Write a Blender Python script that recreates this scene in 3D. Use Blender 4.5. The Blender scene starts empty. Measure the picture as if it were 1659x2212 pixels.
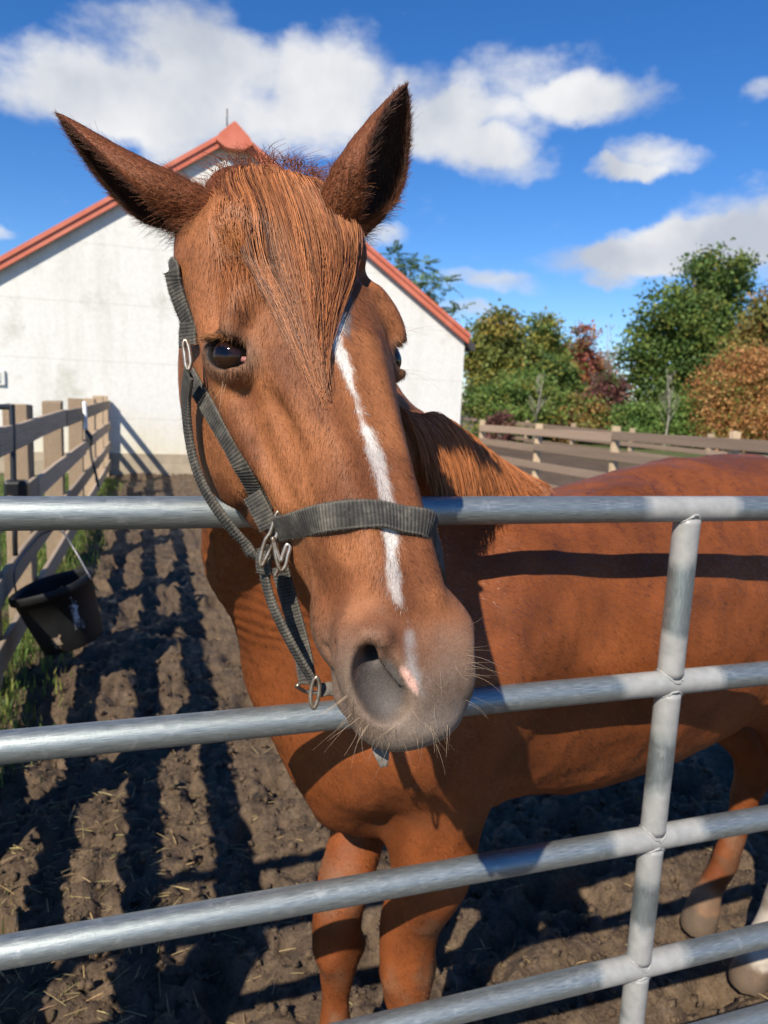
import bpy, bmesh, math, random
import numpy as np
from mathutils import Vector, Matrix, Euler
from mathutils.bvhtree import BVHTree
R_ = math.radians
rng = np.random.default_rng(7)
random.seed(7)
sc = bpy.context.scene
COL = sc.collection

# ------------------------------------------------------------------ camera
CAM_LOC = np.array([0.0, 0.0, 1.6])
CAM_R = np.array([[0.9512, 0.0068, -0.3085],
                  [-0.3054, 0.1603, -0.9386],
                  [0.0431, 0.9870, 0.1546]])          # columns: camera right, up, back in world axes
_u, _s, _v = np.linalg.svd(CAM_R)
CAM_R = _u @ _v
cam = bpy.data.cameras.new('camera')
cam.sensor_fit = 'VERTICAL'
cam.sensor_height = 36.0
cam.lens = 25.14
cam.clip_start = 0.05
cam.clip_end = 3000
cam.dof.use_dof = True
cam.dof.focus_distance = 0.72
cam.dof.aperture_fstop = 8.5
camo = bpy.data.objects.new('camera', cam)
COL.objects.link(camo)
camo.matrix_world = Matrix([list(CAM_R[i]) + [CAM_LOC[i]] for i in range(3)] + [[0, 0, 0, 1]])
sc.camera = camo

# ------------------------------------------------------------------ sun and sky
SUN_AZ_FROM = 222.0      # compass bearing (0 = +Y, clockwise) that the light comes from
SUN_EL = 41.5
_sd = -np.array([math.sin(R_(SUN_AZ_FROM)) * math.cos(R_(SUN_EL)), math.cos(R_(SUN_AZ_FROM)) * math.cos(R_(SUN_EL)), math.sin(R_(SUN_EL))])
SUN_DIR = _sd            # direction the light travels
sl = bpy.data.lights.new('sun', 'SUN')
sl.energy = 5.0
sl.angle = R_(0.53)
sl.color = (1.0, 0.91, 0.77)
slo = bpy.data.objects.new('sun', sl)
COL.objects.link(slo)
slo.rotation_euler = Vector(-_sd).to_track_quat('Z', 'Y').to_euler()
slo.location = (-4, -8, 12)

sc.view_settings.view_transform = 'Standard'
sc.view_settings.look = 'None'
sc.view_settings.gamma = 1.0
sc.view_settings.exposure = 0.55
sc.view_settings.use_curve_mapping = False
sc.render.film_transparent = False
sc.cycles.max_bounces = 6
sc.cycles.diffuse_bounces = 2
sc.cycles.glossy_bounces = 3
sc.cycles.transparent_max_bounces = 16
sc.cycles.use_denoising = True
# ------------------------------------------------------------------ helpers
def tag(o, label=None, cat=None, group=None, kind=None):
    if label: o['label'] = label
    if cat: o['category'] = cat
    if group: o['group'] = group
    if kind: o['kind'] = kind
    return o

def mesh_obj(name, V, Fc, mat=None, parent=None, smooth=True):
    me = bpy.data.meshes.new(name)
    V = np.asarray(V, float)
    if isinstance(Fc, np.ndarray):
        n, k = Fc.shape
        me.vertices.add(len(V)); me.vertices.foreach_set('co', V.astype(np.float32).ravel())
        me.loops.add(n * k); me.loops.foreach_set('vertex_index', Fc.astype(np.int32).ravel())
        me.polygons.add(n); me.polygons.foreach_set('loop_start', np.arange(0, n * k, k, dtype=np.int32))
        me.update(calc_edges=True)
    else:
        me.from_pydata(V.tolist(), [], Fc)
    if smooth and len(me.polygons):
        me.polygons.foreach_set('use_smooth', np.ones(len(me.polygons), dtype=bool))
    if mat is not None: me.materials.append(mat)
    o = bpy.data.objects.new(name, me)
    COL.objects.link(o)
    if parent is not None: o.parent = parent
    return o

def bm_obj(name, bm, mat=None, parent=None, smooth=False):
    me = bpy.data.meshes.new(name)
    bm.to_mesh(me); bm.free()
    if smooth: me.polygons.foreach_set('use_smooth', [True] * len(me.polygons))
    if mat is not None: me.materials.append(mat)
    o = bpy.data.objects.new(name, me)
    COL.objects.link(o)
    if parent is not None: o.parent = parent
    return o

def empty(name, loc=(0, 0, 0)):
    o = bpy.data.objects.new(name, None)
    o.empty_display_size = .1
    COL.objects.link(o); o.location = loc
    return o

def keep(o, parent):
    """parent without moving (world-space meshes under an Empty)"""
    o.parent = parent
    o.matrix_parent_inverse = Matrix.Translation(-Vector(parent.location)) if parent.type == 'EMPTY' else Matrix.Identity(4)
    return o

def col_attr(me, name, C):
    a = me.color_attributes.new(name, 'FLOAT_COLOR', 'POINT')
    C = np.asarray(C, np.float32)
    if C.shape[1] == 3: C = np.hstack([C, np.ones((len(C), 1), np.float32)])
    a.data.foreach_set('color', C.ravel())

def new_mat(name, base=(.5, .5, .5), rough=.6, metal=0.0, spec=.5):
    m = bpy.data.materials.new(name); m.use_nodes = True
    b = m.node_tree.nodes['Principled BSDF']
    b.inputs['Base Color'].default_value = (*base, 1)
    b.inputs['Roughness'].default_value = rough
    b.inputs['Metallic'].default_value = metal
    b.inputs['Specular IOR Level'].default_value = spec
    return m, m.node_tree, b

def nd(nt, typ, **kw):
    n = nt.nodes.new(typ)
    for k, v in kw.items():
        if k.startswith('in_'):
            n.inputs[k[3:].replace('_', ' ')].default_value = v
        else:
            setattr(n, k, v)
    return n

def ramp(nt, fac, stops):
    r = nt.nodes.new('ShaderNodeValToRGB')
    e = r.color_ramp.elements
    while len(e) < len(stops): e.new(.5)
    for q, (p, c) in zip(e, stops):
        q.position = p; q.color = (*c, 1) if len(c) == 3 else c
    nt.links.new(fac, r.inputs['Fac'])
    return r.outputs['Color']

def noise(nt, scale, detail=4, rough=.55, vec=None, dist=0.0):
    n = nd(nt, 'ShaderNodeTexNoise')
    n.inputs['Scale'].default_value = scale; n.inputs['Detail'].default_value = detail
    n.inputs['Roughness'].default_value = rough; n.inputs['Distortion'].default_value = dist
    if vec is not None: nt.links.new(vec, n.inputs['Vector'])
    return n.outputs['Fac']

def mapping(nt, scale=(1, 1, 1), coord='Object', rot=(0, 0, 0)):
    t = nd(nt, 'ShaderNodeTexCoord'); m = nd(nt, 'ShaderNodeMapping')
    m.inputs['Scale'].default_value = scale; m.inputs['Rotation'].default_value = rot
    nt.links.new(t.outputs[coord], m.inputs['Vector'])
    return m.outputs['Vector']

def mixc(nt, fac, a, b, mode='MIX'):
    m = nd(nt, 'ShaderNodeMix', data_type='RGBA', blend_type=mode)
    for sock, v in ((m.inputs['Factor'], fac), (m.inputs[6], a), (m.inputs[7], b)):
        if isinstance(v, (int, float)): sock.default_value = v
        elif isinstance(v, tuple): sock.default_value = (*v, 1) if len(v) == 3 else v
        else: nt.links.new(v, sock)
    return m.outputs[2]

def bump(nt, bsdf, h, strength=.3, dist=.01):
    b = nd(nt, 'ShaderNodeBump')
    b.inputs['Strength'].default_value = strength; b.inputs['Distance'].default_value = dist
    nt.links.new(h, b.inputs['Height']); nt.links.new(b.outputs[0], bsdf.inputs['Normal'])
    return b

def tube(P, r, n=10, closed=False):
    """verts, quads of a tube along points P; r scalar or per point"""
    P = np.asarray(P, float); m = len(P)
    r = np.full(m, r) if np.isscalar(r) else np.asarray(r, float)
    if closed: T = np.roll(P, -1, 0) - np.roll(P, 1, 0)
    else: T = np.gradient(P, axis=0)
    T /= np.linalg.norm(T, axis=1)[:, None] + 1e-12
    ref = np.array([0, 0, 1.0]) if abs(T[0][2]) < .9 else np.array([1.0, 0, 0])
    N = np.zeros_like(P); nv = ref - T[0] * (ref @ T[0]); nv /= np.linalg.norm(nv)
    for i in range(m):
        nv = nv - T[i] * (nv @ T[i]); nv /= np.linalg.norm(nv); N[i] = nv
    Bn = np.cross(T, N)
    a = np.linspace(0, 2 * np.pi, n, endpoint=False)
    V = (P[:, None] + r[:, None, None] * (np.cos(a)[None, :, None] * N[:, None] + np.sin(a)[None, :, None] * Bn[:, None])).reshape(-1, 3)
    Q = []
    for i in range(m if closed else m - 1):
        i2 = (i + 1) % m
        for j in range(n):
            j2 = (j + 1) % n
            Q.append((i * n + j, i * n + j2, i2 * n + j2, i2 * n + j))
    if not closed:
        Q.append(tuple(range(n - 1, -1, -1))); Q.append(tuple(range((m - 1) * n, m * n)))
    return V, Q

def strands(P, R0, R1, k=3):
    """(n,m,3) curves -> verts and quads of thin k-sided tubes tapering from R0 to R1"""
    n, m, _ = P.shape
    T = np.gradient(P, axis=1); T /= np.linalg.norm(T, axis=2, keepdims=True) + 1e-12
    ref = np.tile(np.array([.3, .5, .81]), (n, m, 1))
    N = np.cross(T, ref); N /= np.linalg.norm(N, axis=2, keepdims=True) + 1e-12
    B = np.cross(T, N)
    R0 = np.broadcast_to(R0, (n,)); R1 = np.broadcast_to(R1, (n,))
    t = np.linspace(0, 1, m)[None, :]
    r = R0[:, None] * (1 - t) + R1[:, None] * t
    a = np.arange(k) * 2 * np.pi / k
    V = P[:, :, None] + r[:, :, None, None] * (np.cos(a)[None, None, :, None] * N[:, :, None] + np.sin(a)[None, None, :, None] * B[:, :, None])
    V = V.reshape(-1, 3)
    i, j, q = np.meshgrid(np.arange(n), np.arange(m - 1), np.arange(k), indexing='ij')
    q2 = (q + 1) % k
    b0 = (i * m + j) * k; b1 = (i * m + j + 1) * k
    Q = np.stack([b0 + q, b0 + q2, b1 + q2, b1 + q], -1).reshape(-1, 4)
    return V, Q

def ribbon(P, Nrm, width, thick, tilt=None):
    """flat strap along P with face normals Nrm: verts, quads, uv (metres along, 0..1 across) per vertex"""
    P = np.asarray(P, float); Nrm = np.asarray(Nrm, float); m = len(P)
    T = np.gradient(P, axis=0); T /= np.linalg.norm(T, axis=1)[:, None]
    N = Nrm - T * (Nrm * T).sum(1)[:, None]; N /= np.linalg.norm(N, axis=1)[:, None]
    B = np.cross(T, N)
    w = np.full(m, width) if np.isscalar(width) else np.asarray(width)
    prof = [(-.5, -.3), (-.5, .3), (-.46, .5), (-.2, .56), (0, .58), (.2, .56), (.46, .5), (.5, .3), (.5, -.3), (.46, -.5), (-.46, -.5)]
    k = len(prof)
    L = np.concatenate([[0], np.cumsum(np.linalg.norm(np.diff(P, axis=0), axis=1))])
    V = []; UV = []
    for i in range(m):
        for (x, y) in prof:
            V.append(P[i] + B[i] * x * w[i] + N[i] * y * thick); UV.append((L[i], x + .5))
    Q = []
    for i in range(m - 1):
        for j in range(k):
            j2 = (j + 1) % k
            Q.append((i * k + j, i * k + j2, (i + 1) * k + j2, (i + 1) * k + j))
    Q.append(tuple(range(k - 1, -1, -1))); Q.append(tuple(range((m - 1) * k, m * k)))
    return np.array(V), Q, np.array(UV)

def vnoise(p, seed=0):
    """cheap smooth value noise on (n,3) points, about 0..1"""
    p = np.asarray(p, float); i = np.floor(p).astype(np.int64); f = p - i
    f = f * f * (3 - 2 * f)
    def h(a, b, c):
        x = (a * 374761393 + b * 668265263 + c * 2147483647 + seed * 974711) & 0xffffffff
        x = ((x ^ (x >> 13)) * 1274126177) & 0xffffffff
        return ((x ^ (x >> 16)) & 0xffff) / 65535.0
    r = 0
    for a in (0, 1):
        for b in (0, 1):
            for c in (0, 1):
                wgt = (f[:, 0] if a else 1 - f[:, 0]) * (f[:, 1] if b else 1 - f[:, 1]) * (f[:, 2] if c else 1 - f[:, 2])
                r = r + wgt * h(i[:, 0] + a, i[:, 1] + b, i[:, 2] + c)
    return r
def fbm(p, oct=4, seed=0):
    p = np.asarray(p, float); r = 0; a = .5; tot = 0
    for o in range(oct):
        r = r + a * vnoise(p * 2 ** o + 17.3 * o, seed + o); tot += a; a *= .5
    return r / tot

_cr, _up, _tc = CAM_R[:, 0], CAM_R[:, 1], CAM_R[:, 2]
def pix(px, py, depth):
    """a point at a given depth behind a spot of the photograph (1659 x 2212 frame)"""
    d = CAM_R @ np.array([(px - 829.5) / 1545., -(py - 1106.) / 1545., -1.0])
    return CAM_LOC + d * depth


def catmull(P, n):
    P = np.asarray(P, float)
    Q = np.vstack([2 * P[0] - P[1], P, 2 * P[-1] - P[-2]])
    out = []
    for i in range(len(P) - 1):
        p0, p1, p2, p3 = Q[i:i + 4]
        for t in np.linspace(0, 1, n, endpoint=False):
            out.append(0.5 * ((2 * p1) + (-p0 + p2) * t + (2 * p0 - 5 * p1 + 4 * p2 - p3) * t * t + (-p0 + 3 * p1 - 3 * p2 + p3) * t ** 3))
    out.append(P[-1])
    return np.array(out)

def axis_grid(segs):
    out = []
    for a, b, h in segs:
        n = max(1, int(round((b - a) / h)))
        out += list(np.linspace(a, b, n, endpoint=False))
    out.append(segs[-1][1])
    return np.array(out)

def sstep(x, a, b):
    t = np.clip((x - a) / (b - a), 0, 1); return t * t * (3 - 2 * t)

# world: Nishita sky with procedural clouds in it (azimuth, elevation, half sizes in radians)
CLOUDS = [(-0.101, 0.336, 0.085, 0.041), (-0.013, 0.359, 0.091, 0.06), (0.07, 0.403, 0.062, 0.045), (0.157, 0.37, 0.105, 0.052), (0.239, 0.377, 0.065, 0.057), (0.014, 0.318, 0.154, 0.036),
          (0.495, 0.381, 0.081, 0.038), (0.57, 0.369, 0.073, 0.026), (0.398, 0.333, 0.078, 0.03), (0.448, 0.303, 0.066, 0.023), (0.354, 0.357, 0.054, 0.039), (0.642, 0.305, 0.049, 0.016), (0.599, 0.292, 0.034, 0.009),
          (0.684, 0.211, 0.096, 0.024), (0.745, 0.226, 0.075, 0.036), (0.80, 0.20, 0.08, 0.04), (0.66, 0.20, 0.07, 0.026), (0.586, 0.194, 0.08, 0.018), (0.748, 0.359, 0.025, 0.013), (0.446, 0.165, 0.061, 0.014), (0.301, 0.218, 0.037, 0.016), (0.6, 0.165, 0.034, 0.009), (0.43, 0.123, 0.043, 0.012), (-0.171, 0.162, 0.029, 0.01)]
_cr0 = random.Random(3)
for _i in range(5):                       # the same fair-weather clouds all round the sky
    CLOUDS.append((1.05 + 4.9 * (_i + _cr0.random()) / 5, _cr0.uniform(.16, .6), _cr0.uniform(.07, .15), _cr0.uniform(.03, .06)))
def build_world():
    w = bpy.data.worlds.new('World')
    sc.world = w
    w.use_nodes = True
    nt = w.node_tree
    nt.nodes.clear()
    L = nt.links.new
    out = nd(nt, 'ShaderNodeOutputWorld'); bg = nd(nt, 'ShaderNodeBackground')
    L(bg.outputs[0], out.inputs[0])
    sky = nd(nt, 'ShaderNodeTexSky', sky_type='NISHITA', sun_disc=False, sun_elevation=R_(SUN_EL), sun_rotation=R_(SUN_AZ_FROM), altitude=100, air_density=1.0, dust_density=0.05, ozone_density=3.0)
    bg.inputs['Strength'].default_value = 0.05
    tc = nd(nt, 'ShaderNodeTexCoord')
    def math_(op, a, b=None, clamp=False):
        m = nd(nt, 'ShaderNodeMath', operation=op, use_clamp=clamp)
        for s, v in zip(m.inputs, (a, b)):
            if v is None: continue
            if isinstance(v, (int, float)): s.default_value = v
            else: L(v, s)
        return m.outputs[0]
    sep = nd(nt, 'ShaderNodeSeparateXYZ'); L(tc.outputs['Generated'], sep.inputs[0])
    # wobble the direction a little so that cloud edges billow
    n1 = nd(nt, 'ShaderNodeTexNoise'); n1.inputs['Scale'].default_value = 9; n1.inputs['Detail'].default_value = 9; n1.inputs['Roughness'].default_value = .55
    L(tc.outputs['Generated'], n1.inputs['Vector'])
    az = math_('ARCTAN2', sep.outputs[0], sep.outputs[1])
    azp = math_('ADD', az, math_('MULTIPLY', math_('LESS_THAN', az, -.6), 2 * math.pi))
    el = math_('ARCSINE', sep.outputs[2])
    comb = nd(nt, 'ShaderNodeCombineXYZ'); L(azp, comb.inputs[0]); L(el, comb.inputs[1])
    wob = nd(nt, 'ShaderNodeVectorMath', operation='MULTIPLY_ADD'); wob.inputs[1].default_value = (.095, .085, 0)
    sub = nd(nt, 'ShaderNodeVectorMath', operation='SUBTRACT'); sub.inputs[1].default_value = (.5, .5, .5)
    L(n1.outputs['Color'], sub.inputs[0]); L(sub.outputs[0], wob.inputs[0]); L(comb.outputs[0], wob.inputs[2])
    dens = None; up = None
    for (a, e, ra, re) in CLOUDS:
        m = nd(nt, 'ShaderNodeVectorMath', operation='SUBTRACT'); m.inputs[1].default_value = (a, e, 0); L(wob.outputs[0], m.inputs[0])
        k = nd(nt, 'ShaderNodeVectorMath', operation='MULTIPLY'); k.inputs[1].default_value = (.70 / ra, .70 / re, 0); L(m.outputs[0], k.inputs[0])
        ln = nd(nt, 'ShaderNodeVectorMath', operation='DOT_PRODUCT'); L(k.outputs[0], ln.inputs[0]); L(k.outputs[0], ln.inputs[1])
        v = math_('SUBTRACT', 1.0, ln.outputs['Value'], True)
        dens = v if dens is None else math_('ADD', dens, v)
    # wispy erosion
    n2 = nd(nt, 'ShaderNodeTexNoise'); n2.inputs['Scale'].default_value = 17; n2.inputs['Detail'].default_value = 8; n2.inputs['Roughness'].default_value = .6
    mp = nd(nt, 'ShaderNodeMapping'); mp.inputs['Scale'].default_value = (1, 1, 1.9); L(tc.outputs['Generated'], mp.inputs[0]); L(mp.outputs[0], n2.inputs['Vector'])
    d2 = math_('ADD', dens, math_('MULTIPLY', math_('SUBTRACT', n2.outputs['Fac'], .52), 1.5))
    mr = nd(nt, 'ShaderNodeMapRange', interpolation_type='SMOOTHSTEP'); mr.inputs[1].default_value = .10; mr.inputs[2].default_value = 1.40; L(d2, mr.inputs[0])
    # brightness: thick middles and bottoms greyer
    n3 = nd(nt, 'ShaderNodeTexNoise'); n3.inputs['Scale'].default_value = 8; n3.inputs['Detail'].default_value = 5
    mp3 = nd(nt, 'ShaderNodeMapping'); mp3.inputs['Location'].default_value = (0, 0, .012); L(tc.outputs['Generated'], mp3.inputs[0]); L(mp3.outputs[0], n3.inputs['Vector'])
    sh = math_('ADD', math_('MULTIPLY', n3.outputs['Fac'], 1.1), math_('MULTIPLY', dens, -.07))
    cr = nd(nt, 'ShaderNodeValToRGB'); L(sh, cr.inputs[0])
    e = cr.color_ramp.elements
    e[0].position = .28; e[0].color = (7.4, 8.0, 9.2, 1)
    e[1].position = .66; e[1].color = (12.2, 12.3, 12.5, 1)
    hs = nd(nt, 'ShaderNodeHueSaturation'); hs.inputs['Saturation'].default_value = 1.3; hs.inputs['Value'].default_value = 1.48; L(sky.outputs[0], hs.inputs['Color'])
    tint = mixc(nt, 1.0, hs.outputs[0], (.98, 1.08, 1.34), 'MULTIPLY')
    mx = nd(nt, 'ShaderNodeMix', data_type='RGBA'); L(mr.outputs[0], mx.inputs[0]); L(tint, mx.inputs[6]); L(cr.outputs[0], mx.inputs[7])
    L(mx.outputs[2], bg.inputs[0])
build_world()
# ================================================================== ground
def mat_ground():
    m, nt, b = new_mat('trodden_mud', rough=.8, spec=.3)
    vec = mapping(nt)
    n1 = noise(nt, 1.1, 5, .6, vec); n2 = noise(nt, 14, 5, .65, vec); n3 = noise(nt, 90, 4, .6, vec)
    c = ramp(nt, n2, [(.30, (.028, .018, .011)), (.50, (.066, .044, .028)), (.72, (.145, .100, .062))])
    c = mixc(nt, ramp(nt, n1, [(.40, (0, 0, 0)), (.70, (.6, .6, .6))]), c, ramp(nt, n2, [(.3, (.10, .068, .041)), (.7, (.22, .152, .092))]))
    c = mixc(nt, .35, c, ramp(nt, n3, [(.35, (.035, .024, .015)), (.7, (.18, .122, .075))]))
    sp = nd(nt, 'ShaderNodeSeparateXYZ'); nt.links.new(vec, sp.inputs[0])
    # grass outside the left fence and in patches beyond the far fence
    def mth(op, a, bb):
        q = nd(nt, 'ShaderNodeMath', operation=op, use_clamp=True)
        for s, v in zip(q.inputs, (a, bb)):
            if isinstance(v, (int, float)): s.default_value = v
            else: nt.links.new(v, s)
        return q.outputs[0]
    wob = nd(nt, 'ShaderNodeMath', operation='MULTIPLY_ADD'); wob.inputs[1].default_value = 1.2; nt.links.new(n1, wob.inputs[0]); nt.links.new(sp.outputs[0], wob.inputs[2])
    lr = nd(nt, 'ShaderNodeMapRange'); lr.inputs[1].default_value = -.05; lr.inputs[2].default_value = -.55; nt.links.new(wob.outputs[0], lr.inputs[0])
    rr = nd(nt, 'ShaderNodeMapRange'); rr.inputs[1].default_value = 13.5; rr.inputs[2].default_value = 17.0; nt.links.new(wob.outputs[0], rr.inputs[0])
    g = mth('ADD', lr.outputs[0], rr.outputs[0])
    g = mth('MULTIPLY', g, ramp(nt, noise(nt, 2.4, 5, .65, vec), [(.38, (0, 0, 0)), (.52, (1, 1, 1))]))
    gc = ramp(nt, noise(nt, 30, 4, .7, vec), [(.3, (.035, .060, .014)), (.7, (.115, .150, .040))])
    c = mixc(nt, g, c, gc)
    nt.links.new(c, b.inputs['Base Color'])
    # wet sheen in the hollows
    rg = ramp(nt, noise(nt, 5, 4, .6, vec), [(.32, (.42, .42, .42)), (.50, (.85, .85, .85))])
    nt.links.new(rg, b.inputs['Roughness'])
    h = nd(nt, 'ShaderNodeMath', operation='MULTIPLY_ADD'); h.inputs[1].default_value = .35; nt.links.new(n3, h.inputs[0]); nt.links.new(n2, h.inputs[2])
    bump(nt, b, h.outputs[0], .8, .02)
    return m
M_MUD = mat_ground()
def ground_height(x, y):
    P = np.stack([x, y, np.zeros_like(x)], -1).reshape(-1, 3)
    big = fbm(P * .9, 3, 1) - .5
    hoof = fbm(P * 5.5, 3, 2) - .5
    lump = fbm(P * 19, 3, 3) - .5
    fine = fbm(P * 42, 2, 4) - .5
    pit = np.clip(.34 - vnoise(P * 6.3, 8), 0, .3) * .30
    h = big * .08 + hoof * .07 + (.12 - np.abs(lump)) * .15 + fine * .045 - pit
    return (h - .03).reshape(x.shape)
def build_ground():
    gx = axis_grid([(-260, -40, 20), (-40, -6, 2.5), (-6, -1.2, .14), (-1.2, 2.5, .019), (2.5, 9, .12), (9, 40, 1.6), (40, 300, 20)])
    gy = axis_grid([(-40, -2, 4), (-2, 1.0, .12), (1.0, 3.6, .019), (3.6, 7.5, .05), (7.5, 16, .16), (16, 60, 2.0), (60, 420, 20)])
    X, Y = np.meshgrid(gx, gy, indexing='ij')
    Z = ground_height(X, Y)
    far = sstep(np.hypot(X - 1, Y - 3), 7, 18)
    Z = Z * (1 - .75 * far)
    Z = np.where(np.hypot(X, Y) > 40, Z * 0 - .02, Z)
    V = np.stack([X, Y, Z], -1).reshape(-1, 3)
    nx, ny = X.shape
    i, j = np.meshgrid(np.arange(nx - 1), np.arange(ny - 1), indexing='ij')
    a = i * ny + j
    Q = np.stack([a, a + ny, a + ny + 1, a + 1], -1).reshape(-1, 4)
    return tag(mesh_obj('ground', V, Q, M_MUD), kind='structure')
build_ground()

def instancemesh(BV, BF, M, name, mat, parent=None, col=None, smooth=False):
    """many transformed copies of one small mesh joined into one object: M (n,3,4)"""
    n = len(M); nb = len(BV)
    V = np.einsum('nij,kj->nki', M[:, :, :3], BV) + M[:, None, :, 3]
    F = (BF[None] + (np.arange(n) * nb)[:, None, None]).reshape(-1, BF.shape[1])
    o = mesh_obj(name, V.reshape(-1, 3), F, mat, parent, smooth)
    if col is not None: col_attr(o.data, 'tint', np.repeat(col, nb, 0))
    return o

def rand_rot(n, r):
    q = r.normal(size=(n, 4)); q /= np.linalg.norm(q, axis=1)[:, None]
    w, x, y, z = q.T
    return np.stack([np.stack([1 - 2 * (y * y + z * z), 2 * (x * y - z * w), 2 * (x * z + y * w)], -1),
                     np.stack([2 * (x * y + z * w), 1 - 2 * (x * x + z * z), 2 * (y * z - x * w)], -1),
                     np.stack([2 * (x * z - y * w), 2 * (y * z + x * w), 1 - 2 * (x * x + y * y)], -1)], 1)

def mat_tint(name, rough=.7, spec=.3, trans=0.0, attr='tint'):
    m, nt, b = new_mat(name, rough=rough, spec=spec)
    a = nd(nt, 'ShaderNodeVertexColor', layer_name=attr)
    nt.links.new(a.outputs['Color'], b.inputs['Base Color'])
    if trans > 0:
        out = [n for n in nt.nodes if n.type == 'OUTPUT_MATERIAL'][0]
        t = nd(nt, 'ShaderNodeBsdfTranslucent'); nt.links.new(a.outputs['Color'], t.inputs[0])
        mx = nd(nt, 'ShaderNodeMixShader'); mx.inputs[0].default_value = trans
        nt.links.new(b.outputs[0], mx.inputs[1]); nt.links.new(t.outputs[0], mx.inputs[2]); nt.links.new(mx.outputs[0], out.inputs[0])
    return m
M_STRAW = mat_tint('straw', .6, .3)
def scatter_ground_litter():
    r = np.random.default_rng(21)
    # clods
    n = 9000
    x = r.uniform(-.75, 2.4, n); y = 1.02 + 3.4 * r.random(n) ** 1.5
    s = .003 + .013 * r.random(n) ** 3.0
    bm = bmesh.new(); bmesh.ops.create_icosphere(bm, subdivisions=1, radius=1)
    BV = np.array([v.co[:] for v in bm.verts]); BFc = np.array([[v.index for v in f.verts] for f in bm.faces]); bm.free()
    BV = BV * (1 + .35 * r.normal(size=(len(BV), 1)))
    R = rand_rot(n, r) * (s[:, None] * r.uniform(.6, 1.3, (n, 3)))[:, None, :]
    z = ground_height(x, y) + s * .25
    Mx = np.concatenate([R, np.stack([x, y, z], -1)[:, :, None]], 2)
    tag(instancemesh(BV, BFc, Mx, 'mud_clods', M_MUD, smooth=True), 'loose crumbs of dark mud lying over the paddock ground', kind='stuff')
    # straw and hay stems
    n = 1500
    x = np.concatenate([r.normal(-.30, .28, n // 2), r.uniform(-.75, 2.4, n - n // 2)]); y = np.concatenate([r.normal(2.1, .55, n // 2), 1.05 + 4.2 * r.random(n - n // 2) ** 1.3])
    y = np.maximum(y, .95)
    L = r.uniform(.02, .085, n); w = r.uniform(.0007, .0017, n)
    th = r.uniform(0, np.pi, n); ti = r.normal(0, .16, n)
    d = np.stack([np.cos(th) * np.cos(ti), np.sin(th) * np.cos(ti), np.sin(ti)], -1)
    sd = np.cross(d, [0, 0, 1.0]); sd /= np.linalg.norm(sd, axis=1)[:, None]
    up = np.cross(sd, d)
    BV = np.array([[-.5, -1, 0], [-.5, 1, 0], [-.5, 0, 1.4], [.0, -1, 1.0], [.0, 1, 1.0], [.0, 0, 2.4], [.5, -.6, 0], [.5, .6, 0], [.5, 0, 1.0]], float)
    BFc = np.array([[0, 1, 4, 3], [1, 2, 5, 4], [2, 0, 3, 5], [3, 4, 7, 6], [4, 5, 8, 7], [5, 3, 6, 8]])
    R = np.stack([d * L[:, None], sd * w[:, None], up * w[:, None]], -1)
    z = ground_height(x, y) + .004 + np.abs(np.sin(ti)) * L * .5
    Mx = np.concatenate([R, np.stack([x, y, z], -1)[:, :, None]], 2)
    col = np.array([.40, .30, .145]) * r.uniform(.45, 1.25, (n, 1)) * (1 + r.normal(0, .06, (n, 3)))
    tag(instancemesh(BV, BFc, Mx, 'straw_litter', M_STRAW, col=np.clip(col, .02, .9)), 'pale straw stems scattered over the mud', kind='stuff')
    # grass by the left fence
    n = 30000
    x = -.72 - np.abs(r.normal(0, .8, n)) + .30 * r.random(n) ** 3; y = r.uniform(2.2, 13.5, n) ** 1.0
    keepm = (vnoise(np.stack([x * 1.6, y * 1.1, x * 0], -1), 31) > .36) | (x < -1.1)
    x, y = x[keepm], y[keepm]; n = len(x)
    L = r.uniform(.03, .12, n); w = r.uniform(.0022, .006, n); th = r.uniform(0, 2 * np.pi, n)
    sd = np.stack([np.cos(th), np.sin(th), 0 * th], -1); ln = np.stack([-np.sin(th), np.cos(th), 0 * th], -1) * r.uniform(.1, .8, (n, 1))
    BV = np.array([[-1, 0, 0], [1, 0, 0], [.8, .5, .55], [-.8, .5, .55], [0, 1.4, 1]], float)
    BFc = np.array([[0, 1, 2, 3], [3, 2, 4, 4]])
    Mv = np.concatenate([np.stack([sd * w[:, None], ln * L[:, None] * .5, np.array([0, 0, 1.0])[None] * L[:, None]], -1), np.stack([x, y, ground_height(x, y)], -1)[:, :, None]], 2)
    nb = 5
    V = (np.einsum('nij,kj->nki', Mv[:, :, :3], BV) + Mv[:, None, :, 3]).reshape(-1, 3)
    base = np.arange(n) * nb
    F = [(b, b + 1, b + 2, b + 3) for b in base] + [(b + 3, b + 2, b + 4) for b in base]
    o = mesh_obj('grass', V, F, mat_tint('grass_blade', .5, .3, .35), smooth=False)
    col = np.array([.105, .165, .036]) * r.uniform(.5, 1.5, (n, 1)) * np.array([[1, 1, 1]]) + (r.random((n, 1)) < .22) * np.array([.13, .09, .03])
    col_attr(o.data, 'tint', np.repeat(np.clip(col, .01, .6), nb, 0))
    tag(o, 'green grass growing along the foot of the left fence', kind='stuff')
scatter_ground_litter()

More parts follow.
